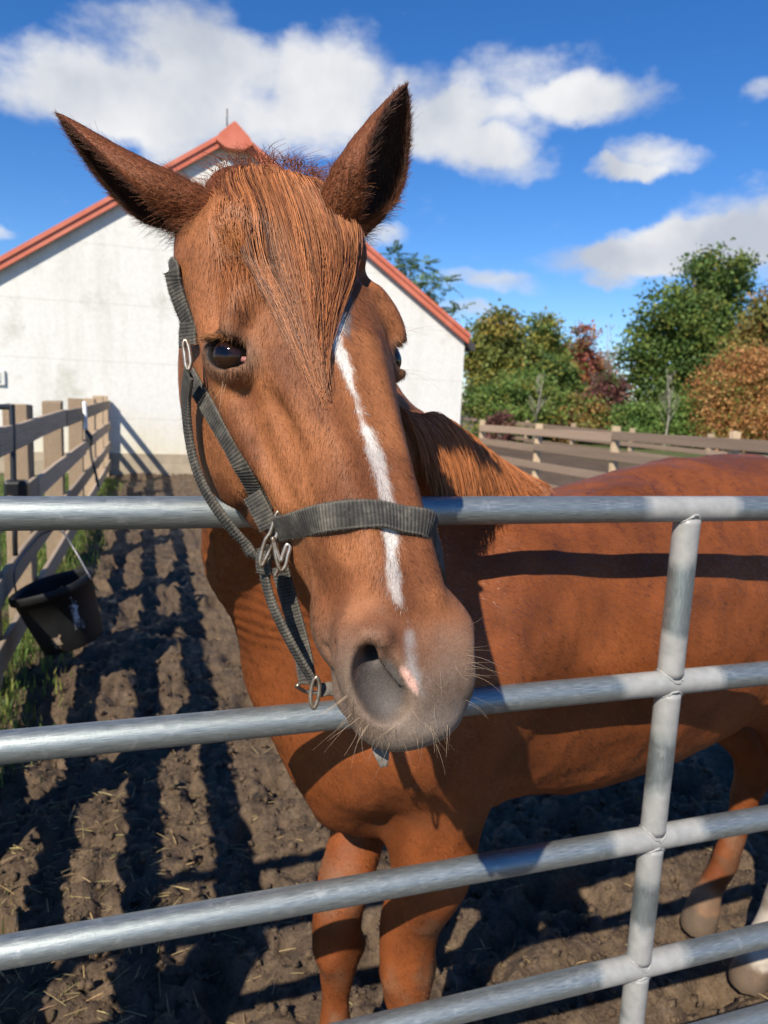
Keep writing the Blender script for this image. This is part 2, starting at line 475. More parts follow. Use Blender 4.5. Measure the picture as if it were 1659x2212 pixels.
# ================================================================== barn
YB = 14.6
def box_bm(bm, lo, hi, M=None):
    lo = Vector(lo); hi = Vector(hi)
    m = Matrix.Translation((lo + hi) / 2) @ Matrix.Diagonal((*(hi - lo), 1))
    if M is not None: m = M @ m
    return bmesh.ops.create_cube(bm, size=1, matrix=m)['verts']
def bevel_all(bm, w=.004, seg=1):
    bmesh.ops.bevel(bm, geom=list(bm.edges), offset=w, segments=seg, affect='EDGES', profile=.5)
def mat_barn():
    m, nt, b = new_mat('painted_block_wall', rough=.75, spec=.25)
    vec = mapping(nt); st = mapping(nt, (3.2, 3.2, .35))
    n1 = noise(nt, 1.0, 6, .6, st); n2 = noise(nt, 1.1, 6, .65, vec); n3 = noise(nt, 16, 4, .6, vec)
    c = mixc(nt, ramp(nt, n1, [(.50, (0, 0, 0)), (.78, (.55, .55, .55))]), (.655, .65, .62), (.46, .45, .395))
    c = mixc(nt, ramp(nt, n2, [(.56, (0, 0, 0)), (.70, (.7, .7, .7))]), c, (.40, .39, .32))
    c = mixc(nt, .18, c, ramp(nt, n3, [(.3, (.45, .45, .42)), (.7, (.9, .9, .88))]))
    sp = nd(nt, 'ShaderNodeSeparateXYZ'); nt.links.new(vec, sp.inputs[0])
    # splash-back dirt above the footing
    mr = nd(nt, 'ShaderNodeMapRange'); mr.inputs[1].default_value = 1.25; mr.inputs[2].default_value = .35; nt.links.new(sp.outputs[2], mr.inputs[0])
    q = nd(nt, 'ShaderNodeMath', operation='MULTIPLY', use_clamp=True); nt.links.new(mr.outputs[0], q.inputs[0]); nt.links.new(ramp(nt, n1, [(.3, (.2, .2, .2)), (.7, (.9, .9, .9))]), q.inputs[1])
    c = mixc(nt, q.outputs[0], c, (.60, .54, .36))
    # faint pour lines
    wv = nd(nt, 'ShaderNodeTexWave', wave_type='BANDS', bands_direction='Z', wave_profile='SAW'); wv.inputs['Scale'].default_value = .30; wv.inputs['Distortion'].default_value = .35; wv.inputs['Detail'].default_value = 2; wv.inputs['Detail Scale'].default_value = .5
    nt.links.new(vec, wv.inputs['Vector'])
    c = mixc(nt, ramp(nt, wv.outputs['Fac'], [(.965, (0, 0, 0)), (.985, (.45, .45, .45)), (1.0, (0, 0, 0))]), c, (.42, .41, .36))
    nt.links.new(c, b.inputs['Base Color'])
    bump(nt, b, n3, .25, .01)
    return m
def mat_red():
    m, nt, b = new_mat('red_painted_metal', rough=.5, spec=.4)
    vec = mapping(nt)
    c = mixc(nt, ramp(nt, noise(nt, 2.5, 5, .6, vec), [(.35, (0, 0, 0)), (.7, (1, 1, 1))]), (.50, .125, .070), (.58, .185, .120))
    c = mixc(nt, ramp(nt, noise(nt, 9, 5, .7, vec), [(.62, (0, 0, 0)), (.72, (.5, .5, .5))]), c, (.62, .48, .40))
    nt.links.new(c, b.inputs['Base Color'])
    return m
def prism_xz(poly, y0, y1):
    n = len(poly)
    V = [(x, y0, z) for x, z in poly] + [(x, y1, z) for x, z in poly]
    F = [tuple(range(n)), tuple(range(2 * n - 1, n - 1, -1))] + [((i + 1) % n, i, n + i, n + (i + 1) % n) for i in range(n)]
    return V, F
def build_barn():
    M_W, M_R = mat_barn(), mat_red()
    rx, rz, ex, ez = 1.50, 6.33, 4.97, 2.95
    sl = (rz - ez) / ex
    root = tag(empty('barn', (rx, YB, 0)), 'white gabled barn with red roof trim and stained block wall', 'barn')
    D = 11.0
    V, F = prism_xz([(rx - ex, -.3), (rx + ex, -.3), (rx + ex, ez), (rx, rz), (rx - ex, ez)], YB, YB + D)
    keep(mesh_obj('wall', V, F, M_W, smooth=False), root)
    mf, ntf, bf = new_mat('footing_block', rough=.85)
    vec = mapping(ntf)
    br = nd(ntf, 'ShaderNodeTexBrick'); br.inputs['Scale'].default_value = 1.0; br.inputs['Brick Width'].default_value = .40; br.inputs['Row Height'].default_value = .2; br.inputs['Mortar Size'].default_value = .006
    br.inputs['Color1'].default_value = (.40, .33, .24, 1); br.inputs['Color2'].default_value = (.34, .28, .20, 1); br.inputs['Mortar'].default_value = (.27, .23, .18, 1)
    mp = nd(ntf, 'ShaderNodeMapping'); mp.inputs['Rotation'].default_value = (math.pi / 2, 0, 0); ntf.links.new(vec, mp.inputs[0]); ntf.links.new(mp.outputs[0], br.inputs['Vector'])
    ntf.links.new(mixc(ntf, .3, br.outputs['Color'], ramp(ntf, noise(ntf, 5, 5, .6, vec), [(.3, (.18, .15, .1)), (.7, (.5, .42, .3))])), bf.inputs['Base Color'])
    V, F = prism_xz([(rx - ex - .02, -.4), (rx + ex + .02, -.4), (rx + ex + .02, .375), (rx - ex - .02, .375)], YB - .02, YB + D + .02)
    keep(mesh_obj('footing', V, F, mf, smooth=False), root)
    oh = .04
    for s in (-1, 1):
        # roof slab and the two rake boards of each slope
        def P(t, up): return (rx + s * (ex + oh) * t, rz - sl * (ex + oh) * t + up)
        V, F = prism_xz([P(0, .02), P(1, .02), P(1, .15), P(0, .15)], YB - .10, YB + D + .1)
        keep(mesh_obj('roof', V, F, M_R, smooth=False), root)
        V, F = prism_xz([P(0.035, -.05), P(1.0, -.05), P(1.0, .10), P(0.035, .10)], YB - .135, YB - .055)
        keep(mesh_obj('rake_board', V, F, M_R, smooth=False), root)
        V, F = prism_xz([P(0.03, .075), P(1.003, .075), P(1.003, .165), P(0.03, .165)], YB - .165, YB - .06)
        keep(mesh_obj('rake_trim', V, F, M_R, smooth=False), root)
    # peak plate
    V, F = prism_xz([(rx - .34, rz - .13), (rx - .16, rz - .25), (rx + .16, rz - .25), (rx + .34, rz - .13), (rx + .28, rz - .02), (rx + .02, rz + .22), (rx - .02, rz + .22), (rx - .28, rz - .02)], YB - .24, YB + .1)
    pk = keep(mesh_obj('peak_plate', V, F, M_R, smooth=False), root)
    md, _, _ = new_mat('dark_metal', (.10, .09, .085), .5, .6)
    V, Q = tube([(rx - .12, YB, rz + .2), (rx - .12, YB, rz + .50)], .012, 8)
    keep(mesh_obj('lightning_rod', V, Q, md), pk)
    # eaves gutter end on the right
    gx = rx + ex + oh
    V, F = prism_xz([(gx - .02, ez - .10), (gx + .10, ez - .22), (gx + .16, ez - .20), (gx + .17, ez - .06), (gx, ez - .02)], YB - .1, YB + D)
    keep(mesh_obj('gutter', V, F, md, smooth=False), root)
    # small vent cover low on the wall
    bm = bmesh.new(); box_bm(bm, (-3.05, YB - .05, 1.56), (-2.50, YB + .02, 1.84)); bevel_all(bm, .012)
    vc = keep(bm_obj('vent_cover', bm, M_W), root)
    bm = bmesh.new(); box_bm(bm, (-2.98, YB - .062, 1.61), (-2.57, YB - .048, 1.79)); bevel_all(bm, .005)
    keep(bm_obj('vent_panel', bm, new_mat('vent_grey', (.55, .55, .5), .7)[0]), vc)
build_barn()

# ================================================================== fences
def mat_wood(name, dark, light, warm, amt):
    m, nt, b = new_mat(name, rough=.8, spec=.25)
    tc = nd(nt, 'ShaderNodeTexCoord'); oi = nd(nt, 'ShaderNodeObjectInfo')
    ad = nd(nt, 'ShaderNodeVectorMath', operation='MULTIPLY_ADD'); ad.inputs[1].default_value = (9, 5, 7)
    cb = nd(nt, 'ShaderNodeCombineXYZ')
    for k in range(3): nt.links.new(oi.outputs['Random'], cb.inputs[k])
    nt.links.new(cb.outputs[0], ad.inputs[0]); nt.links.new(tc.outputs['Generated'], ad.inputs[2])
    mp = nd(nt, 'ShaderNodeMapping'); mp.inputs['Scale'].default_value = (6, 1.2, 9); nt.links.new(ad.outputs[0], mp.inputs[0])
    g = noise(nt, 4, 8, .65, mp.outputs[0], .4)
    n = noise(nt, 3, 4, .6, ad.outputs[0])
    c = ramp(nt, g, [(.28, dark), (.55, light), (.75, tuple(min(1, x * 1.2) for x in light))])
    f = nd(nt, 'ShaderNodeMath', operation='MULTIPLY', use_clamp=True); f.inputs[1].default_value = amt
    nt.links.new(ramp(nt, n, [(.35, (0, 0, 0)), (.65, (1, 1, 1))]), f.inputs[0])
    c = mixc(nt, f.outputs[0], c, warm)
    hv = nd(nt, 'ShaderNodeHueSaturation'); nt.links.new(c, hv.inputs['Color'])
    mr = nd(nt, 'ShaderNodeMapRange'); mr.inputs[3].default_value = .75; mr.inputs[4].default_value = 1.25; nt.links.new(oi.outputs['Random'], mr.inputs[0]); nt.links.new(mr.outputs[0], hv.inputs['Value'])
    nt.links.new(hv.outputs[0], b.inputs['Base Color'])
    bump(nt, b, g, .5, .006)
    return m
M_BOARD = mat_wood('weathered_board', (.20, .15, .105), (.44, .35, .26), (.30, .225, .16), .6)
M_POST = mat_wood('fence_post_wood', (.24, .165, .105), (.40, .30, .20), (.34, .25, .17), .7)
M_RBOARD = mat_wood('brown_weathered_board', (.145, .105, .078), (.29, .215, .160), (.21, .155, .115), .6)
M_RPOST = mat_wood('pale_post_wood', (.30, .21, .13), (.52, .40, .26), (.42, .31, .2), .7)
def board_mesh(L, h, t, seed):
    """a sawn board along +Y with slightly uneven edges"""
    r = random.Random(seed); bm = bmesh.new(); n = 5
    rings = []
    for i in range(n):
        y = L * i / (n - 1); dz = r.uniform(-.004, .004); dx = r.uniform(-.003, .003); e = r.uniform(-.003, .003)
        rings.append([bm.verts.new((x * t / 2 + dx, y, z * h / 2 + dz + (e if z > 0 else -e))) for x, z in ((-1, -.94), (-.7, -1), (.7, -1), (1, -.94), (1, .94), (.7, 1), (-.7, 1), (-1, .94))])
    for a, b in zip(rings, rings[1:]):
        for j in range(8): bm.faces.new((a[j], a[(j + 1) % 8], b[(j + 1) % 8], b[j]))
    bm.faces.new(rings[0][::-1]); bm.faces.new(rings[-1])
    bmesh.ops.recalc_face_normals(bm, faces=bm.faces)
    me = bpy.data.meshes.new('rail'); bm.to_mesh(me); bm.free(); return me
def post_mesh(w, d, h, seed):
    r = random.Random(seed); bm = bmesh.new()
    vs = box_bm(bm, (-w / 2, -d / 2, -.3), (w / 2, d / 2, h))
    for v in vs:
        if v.co.z > 0: v.co.z += r.uniform(-.008, .008); v.co.x += r.uniform(-.006, .006)
    bevel_all(bm, .006)
    me = bpy.data.meshes.new('post'); bm.to_mesh(me); bm.free(); return me
def put(me, name, mat, root, loc, rot=(0, 0, 0)):
    if not me.materials: me.materials.append(mat)
    o = bpy.data.objects.new(name, me); COL.objects.link(o); o.parent = root
    o.location = Vector(loc) - Vector(root.location); o.rotation_euler = rot
    return o
def fence(label, x, ys, zs, h, side, pw, bw, mb, mp, seed, group=None, tops=None, ph=1.46, bt=.032):
    """a post-and-rail fence along Y at x; side = which side of the posts the boards are on"""
    root = tag(empty('fence', (x, ys[0], 0)), label, 'fence', group)
    rr = random.Random(seed)
    pms = [post_mesh(pw, pw * 1.0, ph, seed + k) for k in range(3)]
    for i, y in enumerate(ys):
        put(pms[i % 3], 'post', mp, root, (x - side * (pw / 2 + bt / 2 + .006), y, 0 + rr.uniform(-.03, .02)), (rr.uniform(-.012, .012), rr.uniform(-.012, .012), rr.uniform(-.05, .05)))
    for zi, z in enumerate(zs):
        i = 0
        while i < len(ys) - 1:
            j = min(i + 2 - (zi % 2 if i == 0 else 0), len(ys) - 1); j = max(j, i + 1)
            a = np.array([x, ys[i], z + rr.uniform(-.015, .015)]); b = np.array([x, ys[j], z + rr.uniform(-.015, .015)])
            L = abs(b[1] - a[1]) - .006
            me = board_mesh(L, h, bt, seed * 7 + zi * 31 + i)
            ang = math.atan2(b[2] - a[2], L)
            put(me, 'rail', mb, root, (a[0] + rr.uniform(-.004, .004), min(a[1], b[1]) + .003, a[2]), (ang if b[1] > a[1] else -ang, 0, 0))
            i = j
    return root
fence('weathered board fence with tan posts running to the white barn, bucket beside it', -.75, [.75, 2.35, 4.05, 5.30, 7.15, 9.10, 11.05, 12.9, 14.45], [1.305, .905, .535, .20], .145, 1, .155, .14, M_BOARD, M_POST, 3)
rf = fence('brown four-rail fence from the barn corner, pale posts showing between boards', 6.83, [14.32, 11.93, 9.54, 7.15, 4.76, 2.37], [1.195, .865, .535, .205], .14, -1, .10, .15, M_RBOARD, M_RPOST, 9, ph=1.36)
rf.rotation_euler.x = -.018; rf.location.z = -.09
fence('second board fence farther off, behind the brown four-rail fence', 14.5, [33.0, 29.6, 26.2, 22.8, 19.4, 16.0, 12.6, 9.2, 5.8], [.86, .56, .26], .14, -1, .13, .15, M_RBOARD, M_RPOST, 17, ph=1.06)
# fence('low board fence at the wood edge, beyond the two nearer fences', 17.5, [34.0, 31.0, 28.0, 25.0, 22.0, 19.0, 16.0, 13.0, 10.0, 7.0], [1.20, .80, .40], .16, -1, .14, .15, M_RBOARD, M_RPOST, 23, ph=1.38)

# ================================================================== trees
def leaf_quads(P, size, r, droop=0.0):
    n = len(P)
    R = rand_rot(n, r)
    s = size * r.uniform(.6, 1.4, n)
    bx = np.array([[-.5, 0, 0], [0, -.32, .05], [.5, 0, 0], [0, .32, .05]])
    V = np.einsum('nij,kj->nki', R * s[:, None, None], bx) + P[:, None]
    return V.reshape(-1, 3), (np.arange(n)[:, None] * 4 + np.arange(4)[None])
M_LEAF = mat_tint('autumn_leaves', .55, .25, .38)
def mat_bark():
    m, nt, b = new_mat('bark', rough=.9)
    vec = mapping(nt, (6, 6, 1.5))
    nt.links.new(ramp(nt, noise(nt, 3, 5, .6, vec), [(.3, (.07, .055, .045)), (.7, (.22, .19, .16))]), b.inputs['Base Color'])
    return m
M_BARK = mat_bark()
def merge(parts):
    V = []; F = []; n = 0
    for v, f in parts:
        V.append(np.asarray(v)); F += [tuple(i + n for i in q) for q in f]; n += len(v)
    return np.vstack(V), F
def tree(name, label, base, H, lobes, pal, nleaf, leaf, seed, group='autumn trees behind the paddock', cat='tree', trunk_r=.16):
    """lobes: (dx, dy, z, rx, rz) crown masses; pal: palette of leaf colours"""
    r = np.random.default_rng(seed)
    root = tag(empty(name, base), label, cat, group)
    base = np.array(base, float)
    top = base + np.array([r.normal(0, .3), 0, H * .8])
    parts = [tube(catmull([base - [0, 0, .3], base * .5 + top * .5 + [r.normal(0, .2), r.normal(0, .2), 0], top], 6), np.linspace(trunk_r, trunk_r * .25, 13), 7)]
    LP = []; LC = []
    vol = np.array([rx * rx * rz for _, _, _, rx, rz in lobes]); vol = vol ** .75
    for (dx, dy, z, rx, rz), wv in zip(lobes, vol / vol.sum()):
        c = base + np.array([dx, dy, z])
        s0 = base + (top - base) * np.clip((z - rz) / (H * .8), .12, .8)
        parts.append(tube(catmull([s0, (s0 + c) / 2 + [0, 0, .15 * rz], c + [0, 0, rz * .4]], 5), np.linspace(trunk_r * .45, trunk_r * .08, 11), 5))
        k = int(nleaf * wv)
        # sub-clumps over the lobe surface, leaves round each
        nc = max(8, int(k / 60))
        d = r.normal(size=(nc, 3)); d /= np.linalg.norm(d, axis=1)[:, None]
        cc = c + d * np.array([rx, rx, rz]) * (r.random(nc) ** .45 * 1.02)[:, None]
        for q in range(0, nc, 6):
            parts.append(tube([c + [0, 0, -rz * .2], (c + cc[q]) / 2 + r.normal(0, .1, 3), cc[q]], [trunk_r * .12, trunk_r * .08, trunk_r * .03], 4))
        ci = r.integers(0, nc, k)
        cs = .20 * (rx + rz) / 2 + .10
        p = cc[ci] + r.normal(size=(k, 3)) * cs * np.array([1, 1, .62])
        LP.append(p)
        cp = r.choice(len(pal), nc, p=np.array([w for _, w in pal]) / sum(w for _, w in pal))
        C = np.array([c_ for c_, _ in pal])[cp][ci] * r.uniform(.65, 1.35, (k, 1))
        LC.append(C)
    LP = np.vstack(LP); LC = np.vstack(LC)
    V, F = merge(parts)
    keep(mesh_obj('trunk', V, F, M_BARK), root)
    V, Q = leaf_quads(LP, leaf, r)
    o = mesh_obj('crown', V, Q, M_LEAF, smooth=False); keep(o, root)
    col_attr(o.data, 'tint', np.repeat(np.clip(LC, .005, .7), 4, 0))
    return root
GRN = [((0.102, 0.168, 0.041), 4), ((0.156, 0.210, 0.048), 3), ((0.060, 0.110, 0.032), 3), ((0.228, 0.234, 0.052), 1)]
OLV = [((0.250, 0.235, 0.052), 3), ((0.174, 0.205, 0.052), 4), ((0.320, 0.235, 0.057), 1), ((0.114, 0.138, 0.040), 2)]
RED = [((0.336, 0.102, 0.069), 3), ((0.252, 0.084, 0.063), 3), ((0.360, 0.168, 0.069), 1), ((0.168, 0.156, 0.052), 2)]
MAR = [((0.180, 0.074, 0.069), 3), ((0.120, 0.058, 0.052), 3), ((0.204, 0.120, 0.075), 2), ((0.120, 0.144, 0.046), 2)]
ORG = [((0.504, 0.246, 0.092), 4), ((0.408, 0.222, 0.075), 3), ((0.552, 0.312, 0.127), 3), ((0.180, 0.198, 0.048), 3), ((0.360, 0.144, 0.063), 2)]
RST = [((0.360, 0.210, 0.069), 3), ((0.240, 0.198, 0.055), 3), ((0.168, 0.174, 0.048), 3)]
LGR = [((0.156, 0.240, 0.057), 3), ((0.114, 0.198, 0.048), 3), ((0.216, 0.252, 0.069), 1)]
def gpt(px, depth):
    """ground point below a spot on the treeline, at a given depth"""
    p = pix(px, 900, depth); return (p[0], p[1], -.1)
PXM = lambda n, depth: n * depth / 1545.
def tr(name, label, px, depth, top, hw, pal, nleaf, seed, lobes=None, leaf=.30, bottom=930, **kw):
    """crown spanning to 'top' (photo row) with half width hw (photo px)"""
    nleaf = int(nleaf * 2.1); leaf = leaf * .62
    b = gpt(px, depth); H = pix(px, top, depth)[2] + .1; W = PXM(hw, depth)
    lo = max(.2, pix(px, bottom, depth)[2])
    if lobes is None:
        lobes = [(0, 0, .80, .62, .20), (-.45, .1, .55, .55, .22), (.45, -.1, .55, .55, .22), (0, -.3, .35, .70, .22), (-.3, .3, .66, .5, .2), (.32, .25, .70, .45, .2), (-.55, 0, .26, .5, .2), (.55, 0, .26, .5, .2)]
    L = [(x * W, y * W, z * H, rx * W, rz * H) for x, y, z, rx, rz in lobes]
    tree(name, label, b, H, L, pal, nleaf, leaf, seed, **kw)
tr('broadleaf_tree', 'olive and yellow-green tree beside the white barn corner', 1068, 38, 668, 78, OLV, 9000, 1, leaf=.34)
tr('broadleaf_tree', 'olive tree with dense rounded top next to the red-leaved tree', 1160, 40, 682, 62, OLV[:2] + GRN[:2], 7000, 2, leaf=.34)
tr('broadleaf_tree', 'dark green tree low between the olive tree and maroon shrub', 1195, 36, 765, 66, GRN, 6000, 3, leaf=.32)
tr('broadleaf_tree', 'thin red-leaved tree with bare twigs showing', 1238, 42, 690, 40, RED, 2600, 4, leaf=.34)
tr('broadleaf_tree', 'sparse orange-pink tree between red tree and big green tree', 1292, 44, 742, 34, [((.34, .15, .09), 3), ((.26, .13, .07), 2), ((.12, .10, .04), 1)], 2000, 5, leaf=.3)
tr('shrub', 'maroon leafy shrub at the foot of the big green tree', 1308, 35, 812, 54, MAR, 4200, 6, leaf=.28, cat='shrub', group='shrubs along the wood edge')
tr('broadleaf_tree', 'tall big green tree, the highest crown in the wood', 1470, 38, 522, 150, GRN, 17000, 7, leaf=.34, trunk_r=.26,
   lobes=[(.42, 0, .85, .36, .135), (.62, .1, .68, .40, .15), (.10, 0, .70, .42, .17), (-.42, 0, .58, .42, .17), (-.62, .1, .40, .36, .15), (.0, -.2, .46, .55, .16), (.5, -.1, .46, .50, .17), (-.2, -.1, .26, .6, .16), (.6, 0, .26, .45, .16), (.9, .1, .82, .18, .12)])
tr('broadleaf_tree', 'rust and green tree rising behind the orange tree', 1648, 34, 612, 78, RST, 9000, 8, leaf=.34)
tr('broadleaf_tree', 'bright orange maple-like tree nearest the board fence', 1605, 31, 752, 105, ORG, 17000, 9, leaf=.19)
tr('shrub', 'light green shrub under the big green tree', 1475, 32, 848, 62, LGR, 3800, 10, leaf=.22, cat='shrub', group='shrubs along the wood edge')
tr('shrub', 'mid green shrub beside the maroon shrub', 1385, 31, 862, 66, LGR, 3600, 11, leaf=.22, cat='shrub', group='shrubs along the wood edge')
tr('shrub', 'yellow-green weedy shrub below the dark green tree', 1120, 33, 800, 120, OLV[:2] + LGR[:2], 5200, 12, leaf=.26, cat='shrub', group='shrubs along the wood edge')
tr('shrub', 'olive-brown undergrowth beneath the red-leaved tree', 1250, 33, 850, 74, RST + MAR[:1] + LGR[:1], 3600, 13, leaf=.24, cat='shrub', group='shrubs along the wood edge')
tr('shrub', 'dark red shrub low behind the brown fence near the barn', 1080, 30, 893, 30, MAR, 1000, 14, leaf=.2, cat='shrub', group='shrubs along the wood edge')
tr('broadleaf_tree', 'green tree past the right end of the wood, beside the rust tree', 1850, 40, 590, 140, GRN, 7000, 15, leaf=.36)
tr('broadleaf_tree', 'olive tree beyond the right end of the wood, past the green tree', 2080, 42, 640, 130, OLV, 5000, 16, leaf=.36)
tr('broadleaf_tree', 'rust-brown tree at the far right end of the wood', 2360, 46, 600, 170, RST, 5000, 17, leaf=.38)
def bare_sapling(px, depth, top, label, seed):
    r = np.random.default_rng(seed); b = np.array(gpt(px, depth)); H = pix(px, top, depth)[2]
    root = tag(empty('bare_sapling', b), label, 'sapling', 'bare saplings at the wood edge')
    parts = [tube(catmull([b, b + [.1, 0, H * .5], b + [r.normal(0, .3), 0, H]], 6), np.linspace(.045, .008, 13), 6)]
    for k in range(26):
        t = r.uniform(.3, .95); s = b + [.1 * t, 0, H * t]; a = r.uniform(0, 6.28); L = (1.05 - t) * H * .42
        e = s + np.array([math.cos(a) * L * .5, math.sin(a) * L * .5, L * .85])
        parts.append(tube([s, (s + e) / 2 + r.normal(0, .05, 3), e], [.016, .011, .004], 4))
    V, F = merge(parts)
    keep(mesh_obj('trunk', V, F, new_mat('pale_bark', (.30, .27, .23), .9)[0]), root)
bare_sapling(1300, 37, 690, 'leafless grey sapling beside the tall green tree', 4)
bare_sapling(1440, 30, 790, 'leafless pale sapling in front of the light green shrub', 5)
bare_sapling(1155, 31, 800, 'leafless pale sapling in front of the weedy shrub', 6)

def feather_tree():
    r = np.random.default_rng(44)
    c0 = pix(900, 650, 30)
    root = tag(empty('feather_leaved_tree', (c0[0], c0[1], -.1)), 'green tree with long feathery fronds rising behind the barn roof', 'tree')
    b = np.array([c0[0], c0[1], -.1])
    parts = [tube(catmull([b, (b + c0) / 2 + [.2, 0, 0], c0], 6), np.linspace(.2, .06, 13), 7)]
    V = []; F = []; C = []; n = 0
    spots = [(872, 560), (850, 545), (905, 590), (930, 600), (955, 620), (890, 620), (940, 650), (865, 600), (915, 565), (960, 600), (920, 640), (880, 650), (840, 575), (975, 655), (900, 680), (950, 680)]
    for (px, py) in spots:
        o = pix(px + r.normal(0, 6), py + r.normal(0, 6) + 14, 30 + r.normal(0, .6))
        parts.append(tube(catmull([c0 + (o - c0) * .1 + [0, 0, -.2], (c0 + o) / 2 + [0, 0, -.05], o], 4), np.linspace(.04, .015, 9), 5))
        for k in range(11):
            a = r.uniform(-.5, math.pi + .5); L = r.uniform(.65, 1.15)
            d = _cr * math.cos(a) + np.array([0, 0, 1]) * math.sin(a) * .75 + CAM_R[:, 2] * r.normal(0, .45); d /= np.linalg.norm(d)
            q = [o + d * L * t + np.array([0, 0, -.38 * L * t * t]) for t in np.linspace(0, 1, 14)]
            col = np.array([.125, .190, .045]) * r.uniform(.6, 1.4)
            for i in range(2, 14):
                T = q[i] - q[i - 1]; T /= np.linalg.norm(T); S = np.cross(T, [r.normal(0, .3), r.normal(0, .3), 1.0]); S /= np.linalg.norm(S)
                ll = .19 * (1 - .55 * (i / 14) ** 2)
                for sg in (-1, 1):
                    e = q[i] + S * sg * ll + T * ll * .45 + np.array([0, 0, -ll * .35]); m = (q[i] + e) / 2
                    V += [q[i], m + T * .035, e, m - T * .035]; F.append((n, n + 1, n + 2, n + 3)); n += 4
                    C += [col] * 4
    Vt, Ft = merge(parts)
    keep(mesh_obj('trunk', Vt, Ft, M_BARK), root)
    o = mesh_obj('crown', V, np.array(F), M_LEAF, smooth=False); keep(o, root); col_attr(o.data, 'tint', np.array(C))
feather_tree()
# ================================================================== horse
# head frame: u from the poll down the face, v to the horse's left, w out of the face
HO = np.array([0.1646, 0.875, 1.840])
HM = np.array([[0.1442, 0.9782, 0.1497], [-0.4824, 0.2016, -0.8525], [-0.8640, 0.0507, 0.5009]])
_u, _s, _v = np.linalg.svd(HM); HM = _u @ _v
_c, _q = math.cos(R_(5.0)), math.sin(R_(5.0))
HM = np.stack([HM[:, 0], HM[:, 1] * _c - HM[:, 2] * _q, HM[:, 2] * _c + HM[:, 1] * _q], 1)
_pv = HO + HM @ np.array([.19, 0, -.03])
_ax = CAM_R[:, 2]
_K = np.array([[0, -_ax[2], _ax[1]], [_ax[2], 0, -_ax[0]], [-_ax[1], _ax[0], 0]])
_Rr = np.eye(3) + math.sin(R_(2.8)) * _K + (1 - math.cos(R_(2.8))) * _K @ _K
HO = _pv + _Rr @ (HO - _pv); HM = _Rr @ HM
def hp(u, v, w): return HO + HM @ np.array([u, v, w], float)
# body frame: s forward from the hind feet, l to the horse's left, z up
BO = np.array([1.66, 1.52, 0.0])
BF = np.array([-1.24, -0.21, 0.0]); BF /= np.linalg.norm(BF)
BL = np.array([-BF[1], BF[0], 0.0])
def bp(s, l, z): return BO + BF * s + BL * l + np.array([0, 0, z])
ZUP = np.array([0, 0, 1.0])
GROUPS = []          # (op, k, [pieces]); a piece is (lo, hi, fn)
def add(pieces, k=0.03, op='u', mg=0.0):
    lo = np.min([p[0] for p in pieces], 0); hi = np.max([p[1] for p in pieces], 0)
    GROUPS.append((op, k, pieces, lo, hi))

def ell(c, r, A=None, pw=2.0):
    """ellipsoid; A columns are its axes in world space"""
    c = np.asarray(c, float); r = np.asarray(r, float)
    A = np.eye(3) if A is None else np.asarray(A, float)
    ext = np.sqrt(((A * r) ** 2).sum(1))
    def f(p):
        q = (p - c) @ A
        k0 = ((np.abs(q / r) ** pw).sum(1)) ** (1 / pw) + 1e-6
        n = np.sqrt((q * q).sum(1)) + 1e-9
        return np.maximum(n * (1 - 1 / k0), -r.min())
    return (c - ext, c + ext, f)

def chain(nodes, N, sub=5, pw=2.0):
    """nodes: (pos, a along N, b across); N one direction or one per node"""
    P = np.array([n[0] for n in nodes], float)
    AB = np.array([[n[1], n[2]] for n in nodes], float)
    NN = np.array(N, float)
    if NN.ndim == 1: NN = np.tile(NN, (len(nodes), 1))
    S = catmull(np.hstack([P, AB, NN]), sub)
    out = []
    for i in range(len(S) - 1):
        p0, p1 = S[i, :3], S[i + 1, :3]
        T = p1 - p0; Ln = np.linalg.norm(T); T = T / Ln
        n = S[i, 5:8] + S[i + 1, 5:8]; n = n - T * (n @ T); n /= np.linalg.norm(n)
        b = np.cross(T, n)
        a0, b0, a1, b1 = S[i, 3], S[i, 4], S[i + 1, 3], S[i + 1, 4]
        def f(p, p0=p0, T=T, Ln=Ln, n=n, b=b, a0=a0, b0=b0, a1=a1, b1=b1):
            d = p - p0
            t = d @ T
            tc = np.clip(t, 0, Ln)
            h = tc / Ln
            ra = a0 + (a1 - a0) * h; rb = b0 + (b1 - b0) * h
            rt = np.minimum(ra, rb)
            qn = d @ n; qb = d @ b; qt = t - tc
            if pw == 2.0:
                k0 = np.sqrt((qn / ra) ** 2 + (qb / rb) ** 2 + (qt / rt) ** 2) + 1e-6
            else:
                k0 = (np.abs(qn / ra) ** pw + np.abs(qb / rb) ** pw + np.abs(qt / rt) ** pw) ** (1 / pw) + 1e-6
            m = np.sqrt(qn * qn + qb * qb + qt * qt) + 1e-9
            return np.maximum(m * (1 - 1 / k0), -rt)
        r = max(a0, b0, a1, b1)
        out.append((np.minimum(p0, p1) - r, np.maximum(p0, p1) + r, f))
    return out

def smin(a, b, k):
    h = np.clip(0.5 + 0.5 * (b - a) / k, 0, 1)
    return b + (a - b) * h - k * h * (1 - h)

def field(p, lo=None, hi=None):
    """signed distance of the horse at points p (n,3)"""
    if lo is None: lo, hi = p.min(0), p.max(0)
    res = np.full(len(p), 0.5)
    for op, k, pieces, glo, ghi in GROUPS:
        m = k + 0.05
        if (glo - m > hi).any() or (ghi + m < lo).any(): continue
        d = None
        for plo, phi, f in pieces:
            if (plo - m > hi).any() or (phi + m < lo).any(): continue
            e = f(p)
            d = e if d is None else np.minimum(d, e)
        if d is None: continue
        if op == 'u': res = smin(res, d, k)
        else: res = -smin(-res, d, k)
    return res

